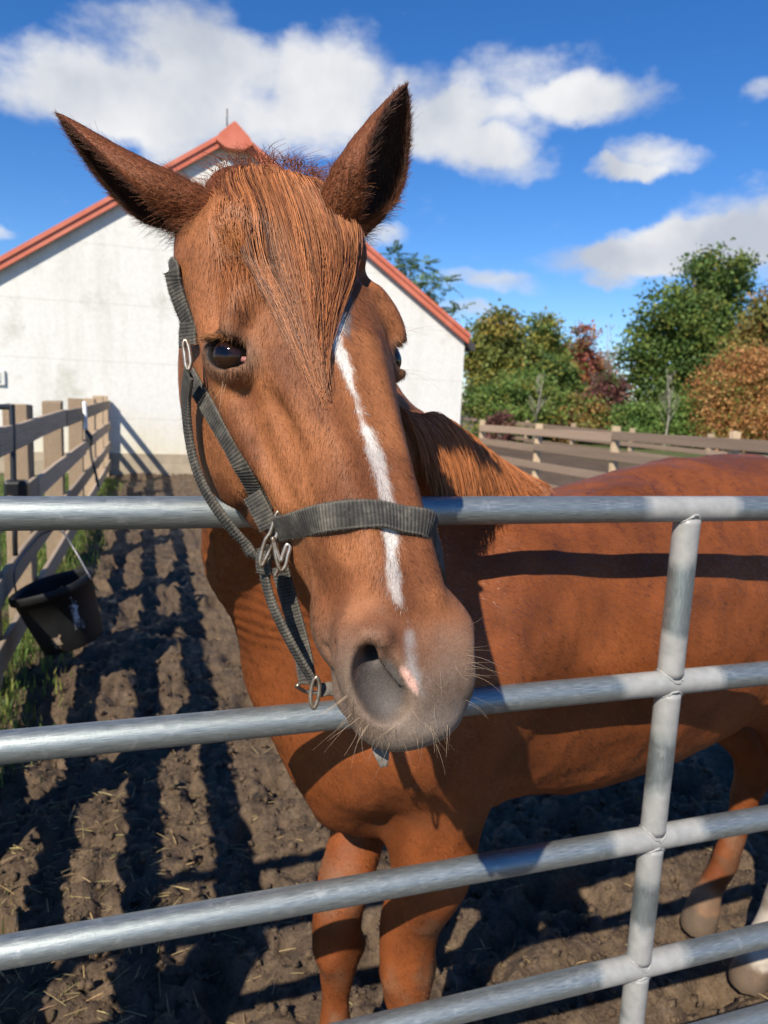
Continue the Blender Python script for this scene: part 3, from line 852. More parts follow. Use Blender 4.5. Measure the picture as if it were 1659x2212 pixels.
def surface_nets(gx, gy, gz, B=16):
    nx, ny, nz = len(gx), len(gy), len(gz)
    F = np.full((nx, ny, nz), 0.5, np.float32)
    for i in range(0, nx, B):
        xs = gx[i:i + B]
        for j in range(0, ny, B):
            ys = gy[j:j + B]
            for k in range(0, nz, B):
                zs = gz[k:k + B]
                lo = np.array([xs[0], ys[0], zs[0]]); hi = np.array([xs[-1], ys[-1], zs[-1]])
                hit = False
                for op, kk, pcs, glo, ghi in GROUPS:
                    if op == 'u' and not ((glo - 0.01 > hi).any() or (ghi + 0.01 < lo).any()): hit = True; break
                if not hit: continue
                c = (lo + hi) / 2; half = np.linalg.norm(hi - lo) / 2
                tp = np.array([c, lo, hi, [lo[0], lo[1], hi[2]], [lo[0], hi[1], lo[2]], [hi[0], lo[1], lo[2]], [hi[0], hi[1], lo[2]], [hi[0], lo[1], hi[2]], [lo[0], hi[1], hi[2]]])
                v = field(tp, lo, hi)
                if np.all(v > 0) and v[0] > half * 1.5 + 0.01: continue
                if np.all(v < 0) and v[0] < -half * 1.2 - 0.005:
                    F[i:i + B, j:j + B, k:k + B] = -0.5; continue
                X, Y, Z = np.meshgrid(xs, ys, zs, indexing='ij')
                p = np.stack([X.ravel(), Y.ravel(), Z.ravel()], 1)
                F[i:i + B, j:j + B, k:k + B] = field(p, lo, hi).reshape(X.shape)
    ins = F < 0
    cnt = np.zeros((nx - 1, ny - 1, nz - 1), np.int8)
    for a in (0, 1):
        for b in (0, 1):
            for c in (0, 1):
                cnt += ins[a:nx - 1 + a, b:ny - 1 + b, c:nz - 1 + c]
    ci = np.argwhere((cnt > 0) & (cnt < 8))
    idx = np.full((nx - 1, ny - 1, nz - 1), -1, np.int32)
    idx[ci[:, 0], ci[:, 1], ci[:, 2]] = np.arange(len(ci))
    acc = np.zeros((len(ci), 3)); num = np.zeros(len(ci))
    G = [gx, gy, gz]
    offs = [(a, b, c) for a in (0, 1) for b in (0, 1) for c in (0, 1)]
    for o in offs:
        for ax in range(3):
            if o[ax] == 1: continue
            o2 = list(o); o2[ax] = 1
            A = ci + np.array(o); Bq = ci + np.array(o2)
            fa = F[A[:, 0], A[:, 1], A[:, 2]].astype(float); fb = F[Bq[:, 0], Bq[:, 1], Bq[:, 2]].astype(float)
            m = (fa < 0) != (fb < 0)
            t = fa[m] / (fa[m] - fb[m])
            pa = np.stack([G[q][A[m, q]] for q in range(3)], 1); pb = np.stack([G[q][Bq[m, q]] for q in range(3)], 1)
            acc[m] += pa + (pb - pa) * t[:, None]; num[m] += 1
    V = acc / num[:, None]
    quads = []
    for ax in range(3):
        a1, a2 = (ax + 1) % 3, (ax + 2) % 3
        sl0 = [slice(None)] * 3; sl1 = [slice(None)] * 3
        sl0[ax] = slice(0, -1); sl1[ax] = slice(1, None)
        d = ins[tuple(sl0)] != ins[tuple(sl1)]
        e = np.argwhere(d)
        e = e[(e[:, a1] > 0) & (e[:, a2] > 0) & (e[:, a1] < [nx, ny, nz][a1] - 1) & (e[:, a2] < [nx, ny, nz][a2] - 1)]
        def cell(d1, d2):
            q = e.copy(); q[:, a1] -= d1; q[:, a2] -= d2
            return idx[q[:, 0], q[:, 1], q[:, 2]]
        qd = np.stack([cell(1, 1), cell(0, 1), cell(0, 0), cell(1, 0)], 1)
        flip = ~ins[e[:, 0], e[:, 1], e[:, 2]]
        qd[flip] = qd[flip][:, ::-1]
        quads.append(qd)
    Q = np.vstack(quads)
    Q = Q[(Q >= 0).all(1)]
    return V, Q

def smooth_verts(V, Q, it=2, lam=0.5, wt=None):
    for _ in range(it):
        acc = np.zeros_like(V); n = np.zeros(len(V))
        for a, b in ((0, 1), (1, 2), (2, 3), (3, 0)):
            np.add.at(acc, Q[:, a], V[Q[:, b]]); np.add.at(acc, Q[:, b], V[Q[:, a]])
            np.add.at(n, Q[:, a], 1); np.add.at(n, Q[:, b], 1)
        d = acc / np.maximum(n, 1)[:, None] - V
        V = V + d * (lam if wt is None else lam * wt[:, None])
    return V

def define_horse():
    HU, HV, HW = HM[:, 0], HM[:, 1], HM[:, 2]
    BA = np.stack([BF, BL, ZUP], 1)
    # ---- trunk: s, centre height, half height, half width
    sp = [(-.20, 1.17, .16, .13), (-.08, 1.155, .265, .23), (.10, 1.165, .312, .275), (.30, 1.150, .345, .275), (.50, 1.105, .362, .285),
          (.75, 1.075, .345, .275), (.95, 1.08, .335, .245), (1.12, 1.06, .32, .22), (1.27, 1.04, .26, .19)]
    add(chain([(bp(s, 0, z), a, b) for s, z, a, b in sp], ZUP, 4, 2.2), .05)
    add(chain([(bp(1.02, 0, 1.36), .07, .04), (bp(.85, 0, 1.325), .055, .06), (bp(.6, 0, 1.29), .05, .09)], ZUP, 4), .06)  # withers
    for sgn in (1, -1):
        add([ell(bp(.06, .12 * sgn, 1.22), (.25, .17, .26), BA)], .10)
        add(chain([(bp(.22, .16 * sgn, 1.36), .05, .05), (bp(.18, .21 * sgn, 1.30), .05, .04)], ZUP, 3), .08)   # hip bone
        add(chain([(bp(.30, .20 * sgn, 1.05), .035, .035), (bp(.24, .235 * sgn, .93), .05, .05), (bp(.20, .20 * sgn, .84), .05, .045)], ZUP, 3), .08)   # flank fold, stifle
    # hind legs: near (left) and far (right)
    for sgn, foot in ((1, np.array([1.672, 1.40, 0.0])), (-1, np.array([1.69, 1.62, 0.0]))):
        hock = foot + np.array([.10, .0, .50])
        fet = foot + np.array([.03, 0, .20])
        add(chain([(bp(.08, .14 * sgn, 1.12), .17, .13), (bp(.10, .155 * sgn, .95), .155, .11), (bp(.05, .15 * sgn, .78), .11, .085),
                   ((hock + np.array([-.045, 0, .12])), .076, .060), (hock, .066, .050), (hock + np.array([-.02, 0, -.07]), .052, .043),
                   ((hock + fet) / 2, .042, .037), (fet + np.array([0, 0, .03]), .047, .043), (fet, .049, .045),
                   (foot + np.array([-.015, 0, .12]), .042, .040), (foot + np.array([-.03, 0, .075]), .044, .042)], BF, 4), .05)
        add(chain([(hock + np.array([.02, 0, .06]), .02, .018), (hock + np.array([.045, 0, .10]), .012, .012)], BF, 3), .04)
        add(chain([(foot + np.array([-.03, 0, .07]), .046, .044), (foot + np.array([-.045, 0, .0]), .056, .052)], BF, 3), .012)
    # front legs
    for sgn, kn, eb in ((1, np.array([.515, 1.265, .385]), bp(1.15, .135, .88)), (-1, np.array([.385, 1.36, .385]), bp(1.15, -.150, .90))):
        fet = kn + np.array([.0, .0, -.22])
        foot = kn + np.array([-.03, 0, -.385])
        mid = eb * .55 + kn * .45 + np.array([0, 0, .02])
        q_ = 1.0 if sgn > 0 else .84
        add(chain([(eb + np.array([.03, 0, .22]), .14, .09), (eb, .100, .095 * q_), (mid + np.array([0, 0, .08]), .086 * q_, .084 * q_), (mid + np.array([0, 0, -.04]), .075 * q_, .072 * q_),
                   (kn + np.array([0, 0, .13]), .064 * q_, .060 * q_), (kn + np.array([0, 0, .03]), .057 * q_, .054 * q_), (kn + np.array([0, 0, -.04]), .051 * q_, .049 * q_), (kn + np.array([0, 0, -.09]), .041 * q_, .039 * q_),
                   (kn * .5 + fet * .5, .033, .030), (fet, .042, .040), (foot + np.array([.0, 0, .12]), .036, .034), (foot + np.array([-.01, 0, .07]), .046, .044)], BF, 4), .045)
        add(chain([(foot + np.array([-.01, 0, .07]), .050, .048), (foot + np.array([-.025, 0, .0]), .066, .062)], BF, 3), .012)
        # forearm muscles
        add([ell(eb * .70 + kn * .30 + BF * .045 + BL * .02 * sgn, (.040, .040, .13))], .04)
        add([ell(eb * .72 + kn * .28 - BF * .005 + BL * .05 * sgn, (.040, .040, .12))], .04)
        for k_, o_ in ((.030, .045), (-.012, .062)):                                          # tendons and grooves of the forearm
            add(chain([(eb * .6 + kn * .4 + BF * .045 + BL * k_ * sgn, .008, .008), (kn + np.array([0, 0, .13]) + BF * .045 + BL * k_ * .7 * sgn, .008, .008), (kn + np.array([0, 0, .02]) + BF * .052 + BL * k_ * .6 * sgn, .010, .010)], BL, 3), .014)
        add([ell(kn + np.array([0, 0, .01]) + BF * .026, (.032, .044, .040))], .018)
        add([ell(kn + np.array([0, 0, .01]) - BF * .050, (.016, .020, .030))], .020)
    # shoulder, breast
    for sgn in (1, -1):
        add(chain([(bp(.98, .13 * sgn, 1.25), .10, .07), (bp(1.14, .175 * sgn, 1.10), .12, .085), (bp(1.24, .165 * sgn, .97), .10, .085)], BF, 4), .07)
        add([ell(bp(1.30, .090 * sgn, .975), (.105, .10, .145 if sgn > 0 else .13), BA)], .035)
    add(chain([(bp(1.385, -.03, 1.12), .05, .05), (bp(1.40, 0, .98), .05, .05), (bp(1.35, .01, .83), .055, .06), (bp(1.28, .01, .76), .04, .05)], BF, 3), .07)
    add([ell(bp(1.25, -.16, 1.06), (.11, .09, .16), BA)], .08)
    add(chain([(bp(1.43, .005, 1.00), .010, .010), (bp(1.435, .005, .90), .014, .012), (bp(1.40, .005, .80), .020, .016)], BF, 4), .035, 's')   # breast groove
    add(chain([(bp(1.22, .30, 1.10), .010, .016), (bp(1.17, .285, .96), .012, .016), (bp(1.10, .262, .84), .010, .014)], BF, 4), .04, 's')        # behind the shoulder point
    # ---- neck
    nk = [(hp(.05, 0, -.10), .095, .072), ((.18, 1.00, 1.715), .13, .082), ((.25, 1.11, 1.60), .165, .09),
          ((.345, 1.22, 1.44), .21, .108), ((.45, 1.32, 1.26), .245, .14), ((.58, 1.40, 1.12), .25, .17)]
    Nn = [(.1, .55, .8), (.25, .5, .75), (.35, .5, .7), (.45, .45, .7), (.55, .4, .7), (.6, .3, .7)]
    add(chain(nk, Nn, 6), .07)
    add(chain([(pix(530, 1060, 1.12), .07, .06), (pix(535, 1170, 1.22), .085, .075), (pix(600, 1290, 1.30), .09, .085), (pix(640, 1430, 1.38), .10, .10)], ZUP, 4), .09)
    # crest of the neck running down to the withers
    add(chain([(pix(890, 965, 1.22), .05, .045), (pix(930, 985, 1.30), .055, .045), (pix(985, 1010, 1.38), .055, .045), (pix(1040, 1050, 1.46), .05, .05), (pix(1095, 1100, 1.54), .05, .06)], ZUP, 4), .08)
    # ---- head
    hd = lambda L: [(hp(u, 0, w), a, b) for u, w, a, b in L]
    face = [(-.045, -.095, .055, .066), (.0, -.082, .066, .086), (.06, -.076, .078, .098), (.13, -.074, .081, .099), (.19, -.072, .079, .094), (.26, -.068, .069, .082), (.34, -.064, .062, .069),
            (.43, -.060, .056, .060), (.50, -.060, .053, .055), (.555, -.066, .050, .056), (.595, -.074, .040, .051)]
    add(chain(hd(face), HW, 9, 2.6), .03)
    jaw = [(.05, -.14, .08, .070), (.12, -.175, .100, .086), (.19, -.190, .105, .088), (.26, -.185, .092, .080), (.33, -.160, .066, .064), (.40, -.136, .044, .050),
           (.46, -.124, .034, .044), (.52, -.118, .028, .042), (.562, -.118, .024, .040)]
    add(chain(hd(jaw), HW, 4, 2.3), .035)
    for s in (1, -1):
        A = HM.copy()
        add([ell(hp(.180, .080 * s, -.168), (.130, .028, .105), A)], .03)                    # jowl
        add([ell(hp(.045, .088 * s, -.095), (.070, .030, .040), A)], .03)                    # temple
        add(chain([(hp(.06, .088 * s, -.080), .022, .018), (hp(.13, .101 * s, -.085), .022, .016), (hp(.205, .102 * s, -.092), .018, .013), (hp(.27, .094 * s, -.096), .012, .010), (hp(.36, .070 * s, -.092), .007, .007)], HW, 5), .022)   # arch and facial crest
        add(chain([(hp(.115, .070 * s, -.020), .018, .018), (hp(.148, .094 * s, -.021), .014, .016), (hp(.178, .108 * s, -.031), .011, .012), (hp(.218, .106 * s, -.048), .008, .009)], HW, 4), .020)  # brow
        add([ell(hp(.098, .071 * s, .002), (.030, .017, .024), A)], .014, 's')
        add([ell(hp(.060, .064 * s, -.010), (.034, .022, .018), A)], .020)                     # temple muscle                 # temple hollow
        add([ell(hp(.33, .083 * s, -.036), (.080, .020, .018), A)], .016, 's')                 # hollow beside the nasal bone
        add([ell(hp(.255, .104 * s, -.056), (.030, .016, .013), A)], .012, 's')                # tear trough
        add(chain([(hp(.20, .040 * s, -.004), .008, .010), (hp(.30, .036 * s, -.009), .008, .010), (hp(.42, .030 * s, -.012), .007, .009), (hp(.50, .026 * s, -.016), .006, .008)], HW, 4), .018)
        # muzzle
        add([ell(hp(.545, .050 * s, -.052), (.056, .032, .038), A)], .025)
        add([ell(hp(.495, .044 * s, -.108), (.040, .022, .026), A)], .025)            # corner of the mouth
        add([ell(hp(.583, .034 * s, -.080), (.038, .035, .030), A)], .02)
    add([ell(hp(.592, 0, -.080), (.036, .052, .034), HM)], .02)
    add([ell(hp(.562, 0, -.136), (.046, .050, .028), HM)], .012)
    add([ell(hp(.520, 0, -.138), (.035, .036, .022), HM)], .025)
    # mouth line and lip folds
    for s in (1, -1):
        add(chain([(hp(.626, 0, -.113), .006, .006), (hp(.606, .036 * s, -.111), .006, .007), (hp(.565, .056 * s, -.104), .0055, .007), (hp(.515, .066 * s, -.098), .004, .006)], HW, 6), .006, 's')
        add(chain([(hp(.600, .028 * s, -.062), .003, .003), (hp(.590, .055 * s, -.070), .003, .003), (hp(.560, .075 * s, -.072), .002, .002)], HW, 4), .010, 's')
        add(chain([(hp(.520, .072 * s, -.055), .002, .002), (hp(.545, .082 * s, -.075), .002, .002), (hp(.575, .070 * s, -.098), .002, .002)], HW, 4), .010, 's')
    # nostrils: a raised rim, a bowl, a deep upper end and the fold inside
    for s, vv, nv in ((1, .056, .85), (-1, .045, .62)):
        d1 = HU * .84 - HV * s * .26 - HW * .50; d1 /= np.linalg.norm(d1)
        n1 = HV * s * nv + HU * .35 + HW * .55; n1 -= d1 * (n1 @ d1); n1 /= np.linalg.norm(n1)
        A = np.stack([d1, np.cross(n1, d1), n1], 1)
        lat = A[:, 1] if A[:, 1] @ (HV * s) > 0 else -A[:, 1]
        c = hp(.560, vv * s, -.040)
        big = 1.0 if s < 0 else .45
        rim = [(c + d1 * (.043 * math.cos(q) - .002) + lat * (.0262 * math.sin(q)) + n1 * .002, .0080 * big, .0080 * big) for q in np.linspace(.15, 3.5, 10)]
        if s < 0: add(chain(rim, n1, 3), .016)
        if s > 0:
            add([ell(c + n1 * .021, (.030, .016, .020), A)], .010, 's')
        else:
            add([ell(c + n1 * .0150 + lat * .002 - d1 * .002, (.038, .0225, .0225), A)], .010, 's')
            add([ell(c + n1 * .0165 - lat * .006 + d1 * .018, (.022, .018, .019), A)], .012, 's')
            add([ell(c - d1 * .022 - n1 * .004 + lat * .005, (.013, .0085, .028), A)], .008, 's')
            add(chain([(c - d1 * .036 - lat * .008 + n1 * .004, .004, .004), (c - d1 * .020 - lat * .004 + n1 * .001, .0045, .004), (c - d1 * .004 - lat * .009 + n1 * .0, .004, .0035), (c + d1 * .010 - lat * .015 + n1 * .003, .003, .003)], n1, 4), .007)
    # eyes: lids, then the opening
    for s in (1, -1):
        e, A = eye_frame(s)
        add([ell(e + A[:, 2] * .001, (.037, .030, .021), A)], .012)
        add(chain([(e - A[:, 0] * .026 + A[:, 2] * .010, .004, .004), (e - A[:, 0] * .013 + upl(A) * .0212 + A[:, 2] * .0150, .0042, .0045), (e + A[:, 0] * .006 + upl(A) * .0212 + A[:, 2] * .0150, .0042, .0045), (e + A[:, 0] * .027 + upl(A) * .003 + A[:, 2] * .010, .004, .004)], A[:, 2], 5), .006)
        add(chain([(e - A[:, 0] * .024 - upl(A) * .006 + A[:, 2] * .010, .003, .003), (e - A[:, 0] * .004 - upl(A) * .0185 + A[:, 2] * .012, .0035, .0035), (e + A[:, 0] * .016 - upl(A) * .013 + A[:, 2] * .011, .003, .003)], A[:, 2], 5), .006)
        add([ell(e + A[:, 2] * .020 + A[:, 0] * .002, (.0265, .0176, .022), A)], .003, 's')

def upl(A):
    return A[:, 1] if A[:, 1] @ (-HM[:, 0] + HM[:, 2] * .2) > 0 else -A[:, 1]

def eye_frame(s):
    HU, HV, HW = HM[:, 0], HM[:, 1], HM[:, 2]
    e = hp(.192, .098 * s, -.060)
    n = HV * s * .78 + HW * .60 + HU * .05; n /= np.linalg.norm(n)
    a = HU * .62 - HV * s * .50 + HW * .60; a -= n * (a @ n); a /= np.linalg.norm(a)
    return e, np.stack([a, np.cross(n, a), n], 1)

def ear_mesh(base, tip, opening, rmax, bend, roll=0.0, nt=26, nq=22, th=.0035):
    """a rolled leaf: returns verts, quads; opening is the direction the cup faces"""
    base = np.asarray(base, float); tip = np.asarray(tip, float)
    ax = tip - base; L = np.linalg.norm(ax); ax /= L
    op = np.asarray(opening, float); op = op - ax * (op @ ax); op /= np.linalg.norm(op)
    sd = np.cross(ax, op)
    V = []
    for side in (0, 1):
        for i in range(nt):
            t = i / (nt - 1)
            r = rmax * np.interp(t, [0, .12, .30, .5, .7, .85, .95, 1], [.80, .92, 1.0, .90, .66, .40, .19, .03])
            ph = R_(np.interp(t, [0, .15, .3, .5, .7, 1], [176, 158, 132, 112, 100, 92]))
            c = base + ax * (L * t) + op * (bend * math.sin(math.pi * t)) + sd * roll * t * t
            rr = max(r - side * th, .0004)
            for j in range(nq):
                q = -ph + 2 * ph * j / (nq - 1)
                # the back of the cup is opposite the opening
                flat = 1.0 + .12 * math.cos(q)
                V.append(c - op * (math.cos(q) * rr * .80 * flat) + sd * (math.sin(q) * rr))
    V = np.array(V); n = nt * nq; Q = []
    for i in range(nt - 1):
        for j in range(nq - 1):
            a = i * nq + j
            Q.append((a, a + 1, a + nq + 1, a + nq))
            Q.append((n + a, n + a + nq, n + a + nq + 1, n + a + 1))
        a = i * nq
        Q.append((a, a + nq, n + a + nq, n + a)); a += nq - 1
        Q.append((a, n + a, n + a + nq, a + nq))
    for j in range(nq - 1):
        a = (nt - 1) * nq + j
        Q.append((a, a + 1, n + a + 1, n + a))
    return V, np.array(Q)

# ------------------------------------------------------------------ horse: surface, coat, hair
define_horse()
_gx = axis_grid([(-.12, -.04, .010), (-.04, .38, .0036), (.38, .8, .011), (.8, 2.05, .016)])
_gy = axis_grid([(.40, .98, .0036), (.98, 1.12, .007), (1.12, 1.95, .013)])
_gz = axis_grid([(-.03, 1.18, .014), (1.18, 1.92, .0036)])
HV_, HQ_ = surface_nets(_gx, _gy, _gz)
HV_ = smooth_verts(HV_, HQ_, 4, .5)
# low muscle relief over trunk and legs, finer skin folds on the throat
_n0, _ = (lambda n, a: (n, a))(*(lambda V, Q: (np.cross(V[Q[:, 2]] - V[Q[:, 0]], V[Q[:, 3]] - V[Q[:, 1]]), 0))(HV_, HQ_))
_vn = np.zeros_like(HV_)
for _k in range(4): np.add.at(_vn, HQ_[:, _k], _n0)
_vn /= np.linalg.norm(_vn, axis=1)[:, None] + 1e-12
_hl = (HV_ - HO) @ HM
_bd = 1 - (np.linalg.norm((_hl - np.array([.26, 0, -.09])) / np.array([1.0, .55, .75]), axis=1) < .42)
_st = HV_ * np.array([1, 1, .55])
_rel = (fbm(_st * 9, 3, 41) - .5) * .019 + (fbm(_st * 26, 2, 42) - .5) * .0035
_vein = np.exp(-((fbm(_st * 6 + 3, 3, 51) - .5) / .016) ** 2) * sstep(fbm(HV_ * 3.1, 2, 52), .46, .56) * .0022
_fold = np.sin((HV_ @ (np.array([.35, .25, .9]))) * 2 * np.pi / .016 + 5 * fbm(HV_ * 14, 2, 43)) * .0007
_fm = np.exp(-(np.linalg.norm(HV_ - pix(560, 1330, 1.24), axis=1) / .13) ** 2)
HV_ = HV_ + _vn * ((_rel + _vein) * _bd + _fold * _fm + _vein * .45 * (1 - _bd) * (_hl[:, 2] < -.03) * (_hl[:, 0] > .2))[:, None]
NB = len(HV_)
for _V, _Q in (ear_mesh(pix(440, 468, .86), pix(122, 246, .80), -_up * .75 - _cr * .55 + _tc * .30, .040, .020),
               ear_mesh(pix(738, 480, .86), pix(878, 184, .82), _cr * .85 + _tc * .62 - _up * .1, .046, .012)):
    HQ_ = np.vstack([HQ_, _Q + len(HV_)]); HV_ = np.vstack([HV_, _V])
NV = len(HV_)

def tri_normals(V, Q):
    n = np.cross(V[Q[:, 2]] - V[Q[:, 0]], V[Q[:, 3]] - V[Q[:, 1]])
    ar = np.linalg.norm(n, axis=1) / 2
    return n / (np.linalg.norm(n, axis=1)[:, None] + 1e-12), ar
FN, FA = tri_normals(HV_, HQ_)
VN = np.zeros_like(HV_)
for _k in range(4): np.add.at(VN, HQ_[:, _k], FN * FA[:, None])
VN /= np.linalg.norm(VN, axis=1)[:, None] + 1e-12

BVH = BVHTree.FromPolygons(HV_[:NB].tolist(), HQ_[(HQ_ < NB).all(1)].tolist())
def hit(px, py, off=0.0):
    """where the line of sight through a spot meets the horse, lifted off the coat"""
    d = CAM_R @ np.array([(px - 829.5) / 1545., -(py - 1106.) / 1545., -1.0]); d /= np.linalg.norm(d)
    h = BVH.ray_cast(Vector(CAM_LOC), Vector(d))
    if h[0] is None: return None, None
    n = np.array(h[1]); n = n if n @ d < 0 else -n
    return np.array(h[0]) + n * off, n
def near(p, off=0.0):
    h = BVH.find_nearest(Vector(p)); n = np.array(h[1]); q = np.array(h[0])
    if n @ (np.array(p) - q) < 0 and off > 0 and False: n = -n
    return q + n * off, n

def seg_dist(P, A):
    """distance of points to a polyline and the parameter (index + fraction) of the nearest spot"""
    best = np.full(len(P), 9.0); par = np.zeros(len(P))
    for i in range(len(A) - 1):
        d = A[i + 1] - A[i]; t = np.clip(((P - A[i]) @ d) / (d @ d), 0, 1)
        q = np.linalg.norm(P - (A[i] + t[:, None] * d), axis=1)
        m = q < best; best[m] = q[m]; par[m] = i + t[m]
    return best, par
STRIPE = [(728, 660, 9), (735, 700, 11), (728, 745, 15), (745, 790, 12), (764, 850, 7), (783, 915, 10), (810, 980, 17), (830, 1050, 21), (841, 1100, 20), (843, 1180, 14), (846, 1230, 18), (852, 1270, 16), (866, 1310, 9), (880, 1342, 4)]
_sp = [hit(a, b)[0] for a, b, c in STRIPE]; _sw = [c * .60 / 1545 for a, b, c in STRIPE]
SNIP = [(884, 1370, 5), (884, 1410, 10), (890, 1440, 14), (900, 1470, 13), (915, 1500, 8)]
_np = [hit(a, b)[0] for a, b, c in SNIP]; _nw = [c * .66 / 1545 for a, b, c in SNIP]
PINK = [(868, 1450, 9), (882, 1462, 12), (897, 1480, 10), (905, 1500, 6)]
_kp = [hit(a, b)[0] for a, b, c in PINK]; _kw = [c * .66 / 1545 for a, b, c in PINK]
_gp = [hit(a, b)[0] for a, b in ((752, 622), (753, 650), (752, 690), (748, 725))]
def coat_colour(P, N, jit=None):
    loc = (P - HO) @ HM
    u, v, w = loc.T
    c = np.tile(np.array([.182, .051, .0135]), (len(P), 1))
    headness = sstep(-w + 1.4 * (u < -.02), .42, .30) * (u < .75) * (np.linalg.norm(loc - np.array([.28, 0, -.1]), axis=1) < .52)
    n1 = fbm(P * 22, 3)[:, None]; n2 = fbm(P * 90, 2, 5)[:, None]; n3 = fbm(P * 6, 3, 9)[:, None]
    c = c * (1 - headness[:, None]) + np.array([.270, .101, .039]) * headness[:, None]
    c = c * (.66 + .40 * n1 + .28 * n2) * (.84 + .32 * n3)
    # dusty taupe muzzle
    mz = sstep(u + .30 * np.maximum(-w - .07, 0) + (n1[:, 0] - .5) * .06 + np.maximum(-v, 0) * .55, .50, .61) * headness * .9
    mz = np.maximum(mz, sstep(u + (n1[:, 0] - .5) * .05, .545, .615) * headness * .9)
    mz = np.maximum(mz, sstep(-w, .075, .125) * sstep(u, .41, .54) * headness * .9)
    c = c * (1 - mz[:, None]) + np.array([.132, .102, .079]) * (.45 + .5 * n1 + .75 * fbm(P * 150, 3, 91)[:, None]) * mz[:, None]
    # round the eyes
    for s in (1, -1):
        e, A = eye_frame(s)
        q = (P - e) @ A
        d = np.sqrt((q[:, 0] / 1.45) ** 2 + q[:, 1] ** 2 + (q[:, 2] * .4) ** 2)
        m = sstep(d, .036, .019) * .72
        c = c * (1 - m[:, None]) + np.array([.085, .060, .042]) * m[:, None]
        m = sstep(d, .0215, .0175)
        c = c * (1 - m[:, None]) + np.array([.012, .010, .009]) * m[:, None]
    # nostril lining
    for s, vv in ((1, .056), (-1, .045)):
        q = loc - np.array([.566, vv * s, -.050])
        dpt = np.linalg.norm(q / np.array([1.35, .82, 1.1]), axis=1)
        m = sstep(dpt + (n1[:, 0] - .5) * .01, .032, .022)
        c = c * (1 - m[:, None]) + np.array([.085, .073, .066]) * (.7 + .6 * n1) * m[:, None]
    # white stripe, grey snip, pink spot
    for pts, ws, colr, edge, amt in ((_sp, _sw, (.72, .68, .62), .0030, .97), (_np, _nw, (.40, .37, .35), .006, .75), (_kp, _kw, (.60, .36, .29), .0022, 1.0)):
        d, par = seg_dist(P, np.array(pts))
        hw = np.interp(par, np.arange(len(ws)), ws)
        m = sstep(d - hw + (n2[:, 0] - .5) * .009 + (fbm(P * 48, 2, 81) - .5) * .011 + (0 if jit is None else jit), edge, -edge) * amt
        c = c * (1 - m[:, None]) + np.array(colr) * (.86 + .28 * n2) * m[:, None]
    # pale frosting along the lips
    lp = sstep(u - .9 * np.maximum(-w - .10, 0) + (n1[:, 0] - .5) * .03, .595, .625) * headness * .5
    c = c * (1 - lp[:, None]) + np.array([.24, .20, .165]) * (.7 + .6 * n2) * lp[:, None]
    # patches of darker, sweat-marked hair on the cheeks
    dk = sstep(fbm(P * 13, 3, 71), .52, .66) * headness * (1 - mz) * .42
    c = c * (1 - dk[:, None] * np.array([.9, 1.0, 1.0]))
    # clipped grey streak beside the top of the stripe
    d, par = seg_dist(P, np.array(_gp)); m = sstep(d + (0 if jit is None else jit), .0046, .0026) * .85
    c = c * (1 - m[:, None]) + np.array([.13, .12, .125]) * m[:, None]
    # legs
    for foot, top, colr in ((np.array([1.672, 1.40, 0]), .34, (.50, .44, .37)), (np.array([1.69, 1.62, 0]), .125, (.42, .215, .110))):
        d = np.linalg.norm((P - foot)[:, :2], axis=1)
        m = (d < .16) * sstep(P[:, 2] + (n1[:, 0] - .5) * .10, top + .03, top - .02)
        c = c * (1 - m[:, None]) + np.array(colr) * (.7 + .5 * n1) * m[:, None]
        m = (d < .16) * sstep(P[:, 2] + (n1[:, 0] - .5) * .05, .065, .05)
        c = c * (1 - m[:, None]) + np.array([.20, .13, .08]) * (.4 + 1.1 * n1) * m[:, None]
    dst = sstep(fbm(P * 17, 4, 61), .50, .72) * (1 - headness) * sstep(P[:, 2], 1.0, .35) * .55
    c = c * (1 - dst[:, None]) + np.array([.150, .095, .058]) * dst[:, None]
    c = c * (1 - .30 * (1 - headness[:, None]) * sstep(fbm(P * 5.2, 3, 66), .45, .65)[:, None])
    mud = sstep(P[:, 2] + (n1[:, 0] - .5) * .25, .16, .02) * .75 * (P[:, 2] < .4) * (n3[:, 0] > .35)
    c = c * (1 - mud[:, None]) + np.array([.10, .075, .055]) * mud[:, None]
    return np.clip(c, .004, .9), headness
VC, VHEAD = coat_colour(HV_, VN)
# inside of the ears
_ni = (NV - NB) // 4
for _e in range(2):
    a = NB + _e * 2 * _ni
    t = np.repeat(np.linspace(0, 1, 26), 22)
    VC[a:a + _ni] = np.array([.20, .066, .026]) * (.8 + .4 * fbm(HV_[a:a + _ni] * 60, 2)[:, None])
    VC[a + _ni:a + 2 * _ni] = np.array([.050, .026, .018]) * (.7 + .6 * fbm(HV_[a + _ni:a + 2 * _ni] * 60, 2)[:, None])

